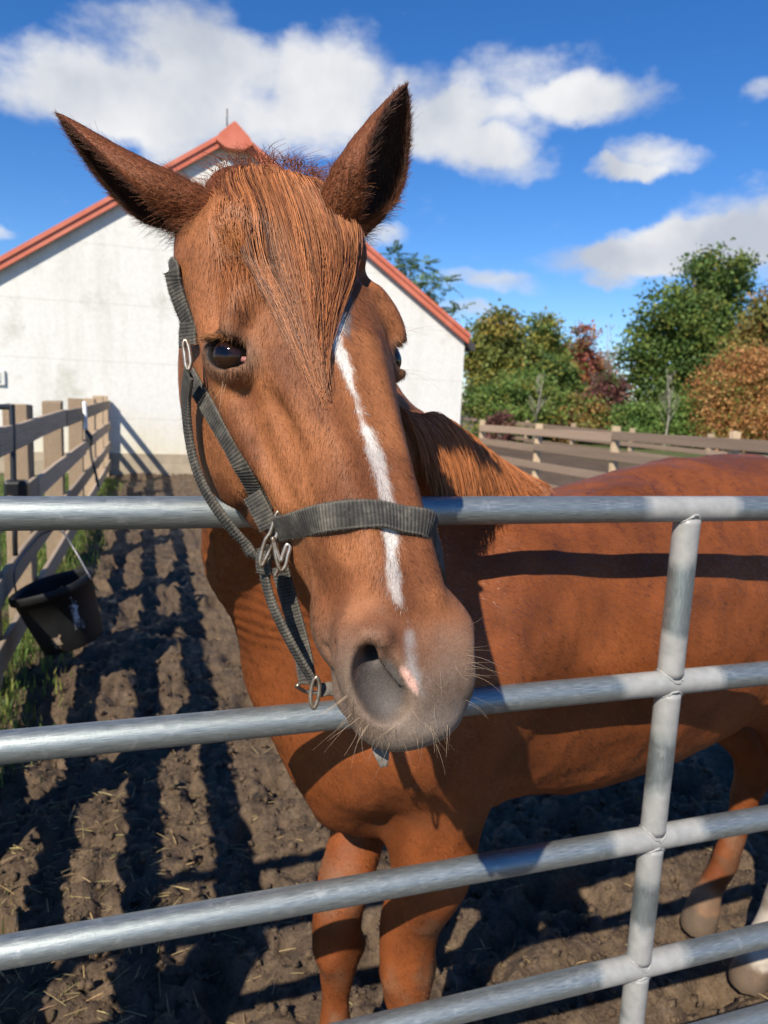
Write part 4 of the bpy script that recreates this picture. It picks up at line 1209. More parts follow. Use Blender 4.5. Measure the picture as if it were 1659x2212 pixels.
def coat_material(name, rough, spec, sheen, attr='coat', bumps=True):
    m, nt, b = new_mat(name, rough=rough, spec=spec)
    a = nd(nt, 'ShaderNodeVertexColor', layer_name=attr)
    col = a.outputs['Color']
    b.inputs['Sheen Weight'].default_value = sheen
    b.inputs['Sheen Roughness'].default_value = .35
    b.inputs['Sheen Tint'].default_value = (1, .75, .55, 1)
    if bumps:
        vec = mapping(nt, (1, 1, 1), 'Object')
        f = noise(nt, 420, 3, .6, vec)
        g = noise(nt, 26, 3, .5, vec)
        col = mixc(nt, .35, col, mixc(nt, 1.0, col, ramp(nt, f, [(.3, (.45, .45, .45)), (.7, (1.5, 1.5, 1.5))]), 'MULTIPLY'))
        s = nd(nt, 'ShaderNodeMath', operation='MULTIPLY_ADD'); s.inputs[1].default_value = 4.0
        nt.links.new(g, s.inputs[0]); nt.links.new(f, s.inputs[2])
        bump(nt, b, s.outputs[0], .35, .0016)
    nt.links.new(col, b.inputs['Base Color'])
    return m
M_COAT = coat_material('chestnut_coat', .62, .22, .0)
M_HAIR = coat_material('coat_hair', .55, .26, .0, bumps=False)
M_SLEEK = coat_material('sleek_hair', .35, .72, .0, bumps=False)
M_MANE = coat_material('mane_hair', .40, .55, .0, bumps=False)
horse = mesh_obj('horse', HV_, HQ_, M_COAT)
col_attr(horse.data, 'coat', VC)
tag(horse, 'chestnut horse with white face stripe leaning its head over the metal gate', 'horse')

# short coat hairs: one thin triangle each, laid along the lie of the coat
def coat_hairs(name, nhair, pick, length, width, lift, seed, jitn=.32, mat=None, vary=.25):
    r = np.random.default_rng(seed)
    pw = FA * pick
    fi = r.choice(len(HQ_), nhair, p=pw / pw.sum())
    a, b = r.random(nhair), r.random(nhair)
    q = HQ_[fi]
    bil = lambda X: (X[q[:, 0]] * ((1 - a) * (1 - b))[:, None] + X[q[:, 1]] * (a * (1 - b))[:, None] + X[q[:, 2]] * (a * b)[:, None] + X[q[:, 3]] * ((1 - a) * b)[:, None])
    P = bil(HV_); N = bil(VN); N /= np.linalg.norm(N, axis=1)[:, None] + 1e-9
    hd = bil(VHEAD[:, None])
    ear = (fi >= EARQ0)[:, None]
    C, _ = coat_colour(P, N, r.normal(0, .0028, nhair))
    C = np.where(ear, bil(VC), C)
    loc = (P - HO) @ HM
    # head: down the face and slightly outward; body: backward and down; ears: to the tip
    fh = HM[:, 0] * 1.0 + HM[:, 1] * (np.sign(loc[:, 1:2]) * .35) - HM[:, 2] * .35
    whorl = np.exp(-((loc[:, 0:1] - .16) / .10) ** 2 - (loc[:, 1:2] / .06) ** 2)
    fb = -BF * .75 + np.array([0, 0, -.65])
    Fl = fh * hd + fb * (1 - hd)
    fe = np.where(P[:, 0:1] < .12, pix(122, 246, .80) - pix(440, 468, .86), pix(878, 184, .82) - pix(738, 480, .86))
    Fl = np.where(ear, fe / .25, Fl)
    Fl = Fl + r.normal(0, .22, (nhair, 3)) + (fbm(P * 30, 2, 3)[:, None] - .5) * .5 * np.cross(N, Fl)
    T = Fl - N * (Fl * N).sum(1)[:, None]; T /= np.linalg.norm(T, axis=1)[:, None] + 1e-9
    S = np.cross(N, T)
    L = (length * r.uniform(.55, 1.25, nhair))[:, None]
    muz = sstep(loc[:, 0], .46, .56)[:, None] * hd
    L = L * (1 - .62 * muz) * np.where(ear, .85, 1.0)
    Wd = (width * r.uniform(.6, 1.2, nhair))[:, None]
    up = lift * r.uniform(.4, 1.6, nhair)[:, None]
    p0 = P - N * .0004
    V = np.stack([p0 + S * Wd / 2, p0 - S * Wd / 2, p0 + T * L + N * (L * up)], 1).reshape(-1, 3)
    Tn = np.arange(nhair * 3).reshape(-1, 3)
    o = mesh_obj(name, V, Tn, mat or M_HAIR, horse)
    sh = (r.normal(1, vary, nhair)).clip(.5, 1.6)[:, None]
    CC = np.stack([C * sh * .80, C * sh * .80, C * sh * 1.25], 1).reshape(-1, 3)
    col_attr(o.data, 'coat', CC)
    nn = N + r.normal(0, jitn, (nhair, 3)) * np.where(P[:, 2:3] < .8, 2.2, 1.0) + T * .06; nn /= np.linalg.norm(nn, axis=1)[:, None]
    o.data.normals_split_custom_set_from_vertices(np.repeat(nn, 3, 0).tolist())
    tag(o, kind='stuff')
    return o
EARQ0 = int(np.argmax((HQ_ >= NB).any(1)))
_hd = VHEAD[HQ_].mean(1)
_ear = (np.arange(len(HQ_)) >= EARQ0)
_nos = np.zeros(len(HQ_))
_fl = (HV_[HQ_].mean(1) - HO) @ HM
_nos = (np.linalg.norm((_fl - np.array([.566, -.045, -.05])) / np.array([1.3, .8, 1.1]), axis=1) < .026) | (np.linalg.norm((_fl - np.array([.566, .056, -.05])) / np.array([1.3, .8, 1.1]), axis=1) < .026)
_eyes = np.zeros(len(HQ_), bool)
for _s in (1, -1):
    _e, _A = eye_frame(_s); _q = (HV_[HQ_].mean(1) - _e) @ _A
    _eyes |= np.sqrt((_q[:, 0] / 1.35) ** 2 + _q[:, 1] ** 2 + (_q[:, 2] * .3) ** 2) < .0195
_skip = np.where(_eyes, 0.0, 1.0)
_inner = np.zeros(len(HQ_), bool)
coat_hairs('head_coat', 270000, np.where(_ear, 1.5, (_hd > .5) * 1.0) * _skip, .0092, .00060, .105, 11)
_front = 1.0 * (HV_[HQ_].mean(1)[:, 2] > .25)
_body = np.where(_ear, 0.0, (_hd <= .5) * 1.0) * _front * np.where(FN[:, 1] < .35, 1.0, .15)
_low = HV_[HQ_].mean(1)[:, 2] < .84
coat_hairs('body_coat', 180000, _body * ~_low, .013, .0014, .07, 12, .13, M_SLEEK, .40)
coat_hairs('leg_coat', 60000, _body * _low, .010, .0011, .08, 13, .20, M_HAIR, .34)
# ------------------------------------------------------------------ eyes
def build_eyes():
    for s in (1, -1):
        e, A = eye_frame(s)
        R = .0245; c = e - A[:, 2] * (.0046 if s < 0 else .0042)
        th = np.linspace(0, np.pi, 25); ph = np.linspace(0, 2 * np.pi, 36, endpoint=False)
        T, Pq = np.meshgrid(th, ph, indexing='ij')
        loc = np.stack([np.sin(T) * np.cos(Pq), np.sin(T) * np.sin(Pq), np.cos(T)], -1).reshape(-1, 3)
        # cornea bulge
        bul = 1 + .10 * sstep(loc[:, 2], .55, 1.0)
        V = c + (loc * R * bul[:, None]) @ A.T
        Q = np.array([(i * 36 + j, (i + 1) * 36 + j, (i + 1) * 36 + (j + 1) % 36, i * 36 + (j + 1) % 36) for i in range(24) for j in range(36)])
        m, nt, b = new_mat('horse_eye', rough=.06, spec=.30)
        a = nd(nt, 'ShaderNodeVertexColor', layer_name='tint'); nt.links.new(a.outputs[0], b.inputs['Base Color'])
        b.inputs['Coat Weight'].default_value = .0
        o = mesh_obj('eye', V, Q, m, horse)
        pup = np.sqrt((loc[:, 0] / 1.5) ** 2 + (loc[:, 1] / .75) ** 2)
        col = np.where((pup < .26)[:, None], [[.002, .002, .004]], [[.020, .009, .005]])
        iris = np.hypot(loc[:, 0], loc[:, 1])
        col = np.where((iris > .70)[:, None], [[.010, .007, .006]], col)
        col = np.where(((loc[:, 0] < -.80) & (loc[:, 2] > 0))[:, None], [[.30, .27, .24]], col)
        col_attr(o.data, 'tint', col)
        # pink inner corner
        pk = c + A[:, 0] * .0195 + A[:, 2] * .0132 - A[:, 1] * (.001 if s < 0 else -.001)
        bm = bmesh.new(); bmesh.ops.create_icosphere(bm, subdivisions=3, radius=1)
        for v in bm.verts:
            q = np.array(v.co) * np.array([.0070, .0034, .0034]); q = q * (1 + .12 * math.sin(9 * v.co.x + 5 * v.co.y))
            v.co = Vector(pk + A @ q)
        mp, _, bb = new_mat('inner_eyelid', (.27, .105, .095), .5, spec=.2)
        bm_obj('inner_eyelid', bm, mp, o, True)
build_eyes()

def hair_obj(name, P, r0, r1, cols, label=None, mat=None, tipdark=1.0, k=3):
    V, Q = strands(P, r0, r1, k)
    o = mesh_obj(name, V, Q, mat or M_MANE, horse)
    n, m, _ = P.shape
    t = np.linspace(1, tipdark, m)[None, :, None, None]
    C = (cols[:, None, None, :] * t * np.ones((1, 1, k, 1))).reshape(-1, 3)
    col_attr(o.data, 'coat', np.clip(C, .002, .95))
    if label: o['label'] = label
    o['kind'] = 'stuff'
    return o

# ------------------------------------------------------------------ forelock
def head_top(u, v):
    """height of the face above the head plane at (u, v) and the normal there"""
    o = hp(u, v, .25); h = BVH.ray_cast(Vector(o), Vector(-HM[:, 2]))
    if h[0] is None: return None
    return ((np.array(h[0]) - HO) @ HM)[2]
def build_forelock():
    r = np.random.default_rng(5)
    lb = [(462, 398), (486, 455), (520, 530), (556, 610), (598, 690), (640, 775), (688, 862)]
    rb = [(712, 405), (752, 470), (774, 545), (766, 600), (742, 650), (715, 718), (692, 800)]
    def loc(p):
        q, n = hit(*p)
        if q is None: q = pix(p[0], p[1], .86)
        return ((q - HO) @ HM)[:2]
    LB = np.array([loc(p) for p in lb]); RB = np.array([loc(p) for p in rb])
    # height field of the face, sampled once
    us = np.linspace(-.10, .42, 53); vs = np.linspace(-.14, .14, 29)
    Hf = np.array([[(lambda t: np.nan if t is None else t)(head_top(u, v)) for v in vs] for u in us])
    Hf = np.where(np.isnan(Hf), -.16, Hf)
    def hf(u, v):
        a = np.clip((u - us[0]) / (us[1] - us[0]), 0, len(us) - 1.001); b = np.clip((v - vs[0]) / (vs[1] - vs[0]), 0, len(vs) - 1.001)
        i = a.astype(int); j = b.astype(int); fa = a - i; fb = b - j
        return Hf[i, j] * (1 - fa) * (1 - fb) + Hf[i + 1, j] * fa * (1 - fb) + Hf[i, j + 1] * (1 - fa) * fb + Hf[i + 1, j + 1] * fa * fb
    n = 3600; m = 18
    ncl = 120
    cq = r.random(ncl); cl = r.integers(0, ncl, n)
    q = np.clip(cq[cl] + r.normal(0, .022, n) + (r.random(n) < .12) * r.normal(0, .05, n), -.07, 1.06)
    cend = .40 + .60 * r.random(ncl) ** 1.25 - .12 * np.maximum(cq - .55, 0) / .45 * r.random(ncl)
    end = np.clip(cend[cl] + r.normal(0, .10, n), .25, 1.06)
    clay = r.random(ncl)
    t = np.linspace(0, 1, m)[None] * end[:, None]
    k = np.clip(t * 6, 0, 5.999); i = k.astype(int); f = k - i
    over = np.maximum(t - 1, 0)[..., None]
    L = LB[i] * (1 - f)[..., None] + LB[i + 1] * f[..., None]; Rr = RB[i] * (1 - f)[..., None] + RB[i + 1] * f[..., None]
    # strands gather toward clump centres at their tips
    qq = q[:, None] + (cq[cl] - q)[:, None] * np.linspace(0, .75, m)[None]
    uv = L * (1 - qq)[..., None] + Rr * qq[..., None] + over * np.array([.25, .02])
    # roots start behind the poll and arch over it
    root_u = -.055 + .02 * r.random(n)
    pre = np.linspace(0, 1, m)[None]
    wv = .006 * np.sin(pre * r.uniform(3, 9, (n, 1)) + r.uniform(0, 6.28, (n, 1))) * pre
    uv = uv + np.stack([0 * wv, wv], -1)
    lay = (clay[cl] * .6 + .4 * r.random(n))[:, None]
    lift = (.004 + .020 * lay) * (1 - .74 * pre) + .010 * np.exp(-(pre / .18) ** 2)
    w = hf(uv[..., 0], uv[..., 1]) + lift
    P = HO + np.stack([uv[..., 0], uv[..., 1], w], -1) @ HM.T
    # a rooted hump: prepend points behind the poll
    v0 = (q - .5) * .10 + .004
    b0 = HO + np.stack([root_u, v0 * .8, -.085 + 0 * v0], -1) @ HM.T
    b1 = HO + np.stack([root_u + .004, v0 * .95, hf(np.full(n, -.04), v0) + .014 + .022 * lay[:, 0]], -1) @ HM.T
    G = np.concatenate([b0[:, None], b1[:, None], P], 1)
    # smooth the strands
    for _ in range(3): G[:, 1:-1] = .5 * G[:, 1:-1] + .25 * (G[:, :-2] + G[:, 2:])
    base = np.array([.335, .126, .045])
    cols = base * (np.clip(r.normal(1, .27, ncl), .45, 1.6)[cl] * np.clip(r.normal(1, .25, n), .4, 1.8))[:, None]
    red = (r.random(n) < .1)[:, None]; cols = np.where(red, cols * np.array([.72, .55, .6]), cols)
    hair_obj('forelock', G, .00052, .00020, cols)
    # loose short hairs standing off the poll and side wisps
    n = 700; m = 8
    v0 = r.uniform(-.075, .06, n); t = np.linspace(0, 1, m)[None, :, None]
    o = HO + np.stack([r.uniform(-.05, -.01, n), v0, hf(np.full(n, -.02), v0) + .012], -1) @ HM.T
    d = np.array([0, 0, 1.0]) * r.uniform(.2, .9, (n, 1)) + _cr * (v0 * 9)[:, None] + r.normal(0, .35, (n, 3)) + HM[:, 2] * .3; d /= np.linalg.norm(d, axis=1)[:, None]
    L = r.uniform(.010, .030, n)[:, None, None]
    P = o[:, None] + d[:, None] * t * L + (_cr * r.normal(0, .5, (n, 1)) + np.array([0, 0, -.25]))[:, None] * t * t * L
    hair_obj('poll_hair', P, .0004, .00014, base * np.array([.9, .75, .75]) * r.uniform(.35, .9, (n, 1)), mat=M_HAIR)
    n = 260; m = 12
    st = np.array([(470 + 60 * a, 440 + 60 * b) for a, b in r.random((n, 2))]); dx = r.normal(8, 26, n); dy = r.uniform(70, 190, n)
    P = []
    for kx in range(n):
        row = []
        for t in np.linspace(0, 1, m):
            h_, nn = hit(st[kx, 0] + dx[kx] * t, st[kx, 1] + dy[kx] * t)
            if h_ is None: break
            row.append(h_ + nn * (.010 * (1 - t) + .003))
        if len(row) == m: P.append(row)
    P = np.array(P)
    for _ in range(2): P[:, 1:-1] = .5 * P[:, 1:-1] + .25 * (P[:, :-2] + P[:, 2:])
    hair_obj('side_wisps', P, .0004, .00015, base * r.uniform(.8, 1.5, (len(P), 1)))
build_forelock()

# ------------------------------------------------------------------ mane
def build_mane():
    r = np.random.default_rng(9)
    # crest line from the poll to the withers, outer side = the horse's left
    cr = catmull([pix(840, 860, 1.14), pix(885, 915, 1.20), pix(930, 938, 1.28), pix(985, 960, 1.36), pix(1040, 1000, 1.44), pix(1085, 1050, 1.52)], 10)
    n = 4200; m = 12
    k = np.clip(r.random(n) * 1.02, 0, .9999) * (len(cr) - 1); i = k.astype(int); f = (k - i)[:, None]
    o = cr[i] * (1 - f) + cr[i + 1] * f
    # settle the roots on the coat
    o = np.array([near(p)[0] for p in o])
    T = (cr[i + 1] - cr[i]); T /= np.linalg.norm(T, axis=1)[:, None]
    lat = np.cross(T, [0, 0, 1.0]); lat /= np.linalg.norm(lat, axis=1)[:, None]
    if lat.mean(0) @ CAM_R[:, 2] < 0: lat = -lat
    ncl = 170; cl = (k / (len(cr) - 1) * ncl + r.normal(0, .8, n)).astype(int).clip(0, ncl - 1)
    cr_ = r.normal(0, 1, ncl)
    L = r.uniform(.10, .20, n) * np.clip(1.08 - .45 * (k / len(cr)) ** 3, .5, 1.1)
    p = o.copy(); d = np.array([0, 0, .25]) + lat * .7 + T * .45; d /= np.linalg.norm(d, axis=1)[:, None]
    P = [p.copy()]
    stand = .004 + .014 * r.random(n)
    for s in range(1, m):
        d = d + np.array([0, 0, -.34]) + lat * .04 + T * (.10 + .04 * cr_[cl])[:, None] + r.normal(0, .05, (n, 3))
        d /= np.linalg.norm(d, axis=1)[:, None]
        p = p + d * (L / (m - 1))[:, None]
        for q in range(n):
            h = BVH.find_nearest(Vector(p[q]), .06)
            if h[0] is not None:
                nn = np.array(h[1]); sd_ = (p[q] - np.array(h[0])) @ nn
                if sd_ < stand[q]: p[q] += nn * (stand[q] - sd_)
        P.append(p.copy())
    P = np.stack(P, 1)
    for _ in range(2): P[:, 1:-1] = .5 * P[:, 1:-1] + .25 * (P[:, :-2] + P[:, 2:])
    base = np.array([.34, .120, .040])
    cols = base * (np.clip(1 + .22 * r.normal(size=ncl), .5, 1.5)[cl] * np.clip(r.normal(1, .2, n), .5, 1.6))[:, None]
    hair_obj('mane', P, .0008, .0003, cols, tipdark=1.25)
build_mane()

# ------------------------------------------------------------------ ear fringe, lashes, whiskers
def build_fine_hair():
    r = np.random.default_rng(15)
    # ear edges: long soft hairs along both rims
    P = []; C = []
    ni = (NV - NB) // 4
    for e in range(2):
        a = NB + e * 2 * ni
        G = HV_[a:a + ni].reshape(26, 22, 3); Gi = HV_[a + ni:a + 2 * ni].reshape(26, 22, 3)
        tipd = G[-1].mean(0) - G[0].mean(0); tipd /= np.linalg.norm(tipd)
        for side in (0, 21):
            for q in range(1300):
                t = r.random() * 23.9; i = int(t); f = t - i
                o = G[i, side] * (1 - f) + G[i + 1, side] * f
                c = (G[i].mean(0))
                out = (o - c); out /= np.linalg.norm(out) + 1e-9
                inn = G[i, 21 - side] - G[i, side]; inn /= np.linalg.norm(inn) + 1e-9
                d = tipd * .75 + out * r.uniform(-.1, .5) + inn * r.uniform(-.2, .7) + r.normal(0, .25, 3); d /= np.linalg.norm(d)
                L = r.uniform(.004, .015) * (1 - .5 * t / 24)
                P.append([o, o + d * L * .5, o + d * L + tipd * L * .1]); C.append(np.array([.16, .055, .024]) * r.uniform(.4, 1.6))
    # soft tufts where the ears join the head
    for e in range(2):
        a = NB + e * 2 * ni
        G = HV_[a:a + ni].reshape(26, 22, 3); ax = G[-1].mean(0) - G[0].mean(0); ax /= np.linalg.norm(ax)
        for q in range(1500):
            i = r.integers(1, 8); j = r.integers(0, 22); o = G[i, j]; c = G[i].mean(0)
            if r.random() < .45:
                h = BVH.find_nearest(Vector(o + r.normal(0, .012, 3))); o = np.array(h[0])
            out = o - c; out /= np.linalg.norm(out) + 1e-9
            d = ax * .9 + out * r.uniform(.05, .5) + r.normal(0, .22, 3) + np.array([0, 0, -.25]); d /= np.linalg.norm(d)
            L = r.uniform(.010, .026)
            P.append([o, o + d * L * .55, o + d * L + np.array([0, 0, -.2 * L])]); C.append(np.array([.24, .085, .034]) * r.uniform(.4, 1.4))
    for e in range(2):                                   # soft hair filling the cup of the ear
        a = NB + e * 2 * ni
        G = HV_[a + ni:a + 2 * ni].reshape(26, 22, 3); ax = G[-1].mean(0) - G[0].mean(0); ax /= np.linalg.norm(ax)
        for q in range(1100):
            i = r.integers(3, 22); j = r.choice([0, 1, 2, 3, 18, 19, 20, 21]) if r.random() < .7 else r.integers(4, 18)
            o = G[i, j] + r.normal(0, .001, 3); inn = G[i, 21 - j] - o; inn /= np.linalg.norm(inn) + 1e-9
            d = ax * .8 + inn * r.uniform(.1, .8) + r.normal(0, .25, 3); d /= np.linalg.norm(d); L = r.uniform(.008, .022)
            P.append([o, o + d * L * .55, o + d * L + ax * .15 * L]); C.append(np.array([.15, .062, .034]) * r.uniform(.25, 1.3))
    hair_obj('ear_fringe', np.array(P), .0002, .00008, np.array(C))
    # eyelashes
    for s in (1, -1):
        e, A = eye_frame(s); P = []; C = []
        sg = 1.0
        up = A[:, 1] if (A[:, 1] @ (-HM[:, 0] + HM[:, 2] * .2)) > 0 else -A[:, 1]
        for q in range(150):
            x = r.uniform(-.95, .35); y = math.sqrt(max(0, 1 - x * x))
            o = e + A[:, 0] * x * .0235 + up * (y * .0172 + .001) + A[:, 2] * .0165
            h = BVH.find_nearest(Vector(o)); o = np.array(h[0])
            d = A[:, 2] * .75 - A[:, 0] * (.35 - .7 * x) * .9 - up * .25 + r.normal(0, .12, 3); d /= np.linalg.norm(d)
            L = r.uniform(.012, .020) * (1.0 if x < -.2 else .7)
            P.append([o, o + d * L * .5, o + d * L - up * L * .15]); C.append(np.array([.30, .13, .05]) * r.uniform(.5, 1.2) if s < 0 else np.array([.03, .02, .02]))
        hair_obj('eyelashes', np.array(P), .0005, .00012, np.array(C))
    # whiskers: px spots on lips and chin, plus long ones by the eyes
    spots = []
    for q in range(38): spots.append((r.uniform(745, 990), r.uniform(1560, 1606), (r.normal(-.1, .35), -1.0), r.uniform(.008, .034)))
    for q in range(22): spots.append((r.uniform(735, 800), r.uniform(1500, 1580), (-.8, -.8), r.uniform(.012, .042)))
    for q in range(16): spots.append((r.uniform(1000, 1022), r.uniform(1320, 1530), (1, r.normal(-.15, .3)), r.uniform(.02, .045)))
    for q in range(9): spots.append((r.uniform(880, 1000), r.uniform(1400, 1560), (r.normal(0, .5), r.normal(-.5, .5)), r.uniform(.015, .035)))
    for q in range(5): spots.append((r.uniform(866, 872), r.uniform(770, 815), (1, r.uniform(-.6, .1)), r.uniform(.03, .06)))
    for q in range(3): spots.append((r.uniform(868, 880), r.uniform(690, 720), (1, r.uniform(-.1, .5)), r.uniform(.035, .06)))
    for q in range(6): spots.append((r.uniform(455, 520), r.uniform(820, 840), (r.normal(-.2, .3), -1), r.uniform(.02, .04)))
    P = []; C = []
    for px, py, (dx, dy), L in spots:
        o, n = hit(px, py)
        if o is None or np.linalg.norm(o - CAM_LOC) > 1.05: continue
        d = _cr * dx + _up * dy + n * .7 + r.normal(0, .18, 3); d /= np.linalg.norm(d)
        b = r.normal(0, .25, 3) + np.array([0, 0, -.25])
        P.append([o + d * L * t + b * L * t * t * .6 for t in np.linspace(0, 1, 7)])
        C.append(np.array([.42, .30, .20]) * r.uniform(.25, 1.3))
    hair_obj('whiskers', np.array(P), .00017, .00005, np.array(C))
build_fine_hair()

# ------------------------------------------------------------------ tail
def build_tail():
    r = np.random.default_rng(33); n = 1500; m = 14
    o = bp(-.27, 0, 1.30) + r.normal(0, 1, (n, 3)) * np.array([.012, .03, .03])
    t = np.linspace(0, 1, m)[None, :, None]
    L = r.uniform(.65, .98, n)[:, None, None]
    out = (-BF * .16 + BL * r.normal(.02, .05, (n, 1)) + BF * r.normal(0, .03, (n, 1)))[:, None]
    P = o[:, None] + out * np.sin(np.minimum(t * 2.2, 1.57)) + np.array([0, 0, -1.0]) * L * (t ** 1.25)
    P = P + (BL * r.normal(0, .03, (n, 1)) + BF * r.normal(0, .03, (n, 1)))[:, None] * t + .008 * np.sin(t * 9 + r.uniform(0, 6.28, (n, 1, 1)))
    hair_obj('tail', P, .0012, .0005, np.array([.16, .055, .022]) * np.clip(r.normal(1, .3, (n, 1)), .4, 1.8))
build_tail()
# ================================================================== halter
def mat_web():
    m, nt, b = new_mat('dusty_black_webbing', rough=.85, spec=.25)
    uv = nd(nt, 'ShaderNodeUVMap'); uv.uv_map = 'UV'
    sp = nd(nt, 'ShaderNodeSeparateXYZ'); nt.links.new(uv.outputs[0], sp.inputs[0])
    w = nd(nt, 'ShaderNodeMath', operation='SINE'); s = nd(nt, 'ShaderNodeMath', operation='MULTIPLY'); s.inputs[1].default_value = 2 * math.pi / .0042
    nt.links.new(sp.outputs[0], s.inputs[0]); nt.links.new(s.outputs[0], w.inputs[0])
    vec = mapping(nt)
    n1 = noise(nt, 40, 5, .65, vec); n2 = noise(nt, 600, 3, .6, vec)
    c = ramp(nt, n1, [(.28, (.020, .019, .018)), (.5, (.050, .047, .042)), (.72, (.130, .118, .098))])
    rib = nd(nt, 'ShaderNodeMapRange'); rib.inputs[1].default_value = -1; nt.links.new(w.outputs[0], rib.inputs[0])
    c = mixc(nt, 1.0, c, ramp(nt, rib.outputs[0], [(.0, (.70, .70, .70)), (.7, (1.25, 1.23, 1.2))]), 'MULTIPLY')
    c = mixc(nt, ramp(nt, n2, [(.60, (0, 0, 0)), (.75, (.5, .5, .5))]), c, (.20, .18, .15))
    # pale worn edges
    ed = nd(nt, 'ShaderNodeMath', operation='PINGPONG'); ed.inputs[1].default_value = .5; nt.links.new(sp.outputs[1], ed.inputs[0])
    c = mixc(nt, ramp(nt, ed.outputs[0], [(.03, (.55, .55, .55)), (.10, (0, 0, 0))]), c, (.15, .135, .11))
    nt.links.new(c, b.inputs['Base Color'])
    h = nd(nt, 'ShaderNodeMath', operation='MULTIPLY_ADD'); h.inputs[1].default_value = .5; nt.links.new(n2, h.inputs[0]); nt.links.new(rib.outputs[0], h.inputs[2])
    bump(nt, b, h.outputs[0], .5, .0010)
    return m
M_WEB = mat_web()
def mat_hardware():
    m, nt, b = new_mat('worn_nickel', rough=.38, metal=.85)
    vec = mapping(nt)
    nt.links.new(ramp(nt, noise(nt, 60, 5, .7, vec), [(.35, (.46, .43, .39)), (.52, (.30, .25, .19)), (.68, (.15, .085, .05))]), b.inputs['Base Color'])
    return m
M_HW = mat_hardware()
halter = tag(empty('halter', hp(.3, 0, -.1)), 'dusty black webbing halter with metal rings on the horse head', 'halter')
FUZZ = []
def strap(name, pts, nrm, width, thick=.0032, sub=8, label=None):
    P = catmull(np.array(pts), sub); N = catmull(np.array(nrm), sub)
    V, Q, UV = ribbon(P, N, width, thick)
    o = mesh_obj(name, V, Q, M_WEB); keep(o, halter)
    uvl = o.data.uv_layers.new(name='UV')
    vi = np.zeros(len(o.data.loops), np.int32); o.data.loops.foreach_get('vertex_index', vi)
    uvl.data.foreach_set('uv', UV[vi].astype(np.float32).ravel())
    # frayed nap along the edges
    r = np.random.default_rng(len(V)); k = 11
    R = V.reshape(-1, k, 3)
    for q in range(int(np.linalg.norm(np.diff(P, axis=0), axis=1).sum() * 3800)):
        i = r.integers(0, len(R) - 1); f = r.random(); e = r.choice([0, 1, 8, 7, 2, 6, 4])
        a = R[i, e] * (1 - f) + R[i + 1, e] * f; c = R[i].mean(0)
        d = (a - c) / (np.linalg.norm(a - c) + 1e-9) + r.normal(0, .6, 3); d /= np.linalg.norm(d)
        FUZZ.append([a, a + d * .001, a + d * r.uniform(.001, .0032)])
    return o
def on(px, py, off):
    q, n = hit(px, py, off)
    if q is None:
        q, n = near(pix(px, py, .82), off)
    return q, n
def ring(name, pts, r, parent=halter, closed=True, sub=6):
    P = catmull(np.array(list(pts) + ([pts[0]] if closed else [])), sub)
    if closed: P = P[:-1]
    V, Q = tube(P, r, 10, closed)
    return keep(mesh_obj(name, V, Q, M_HW), parent)
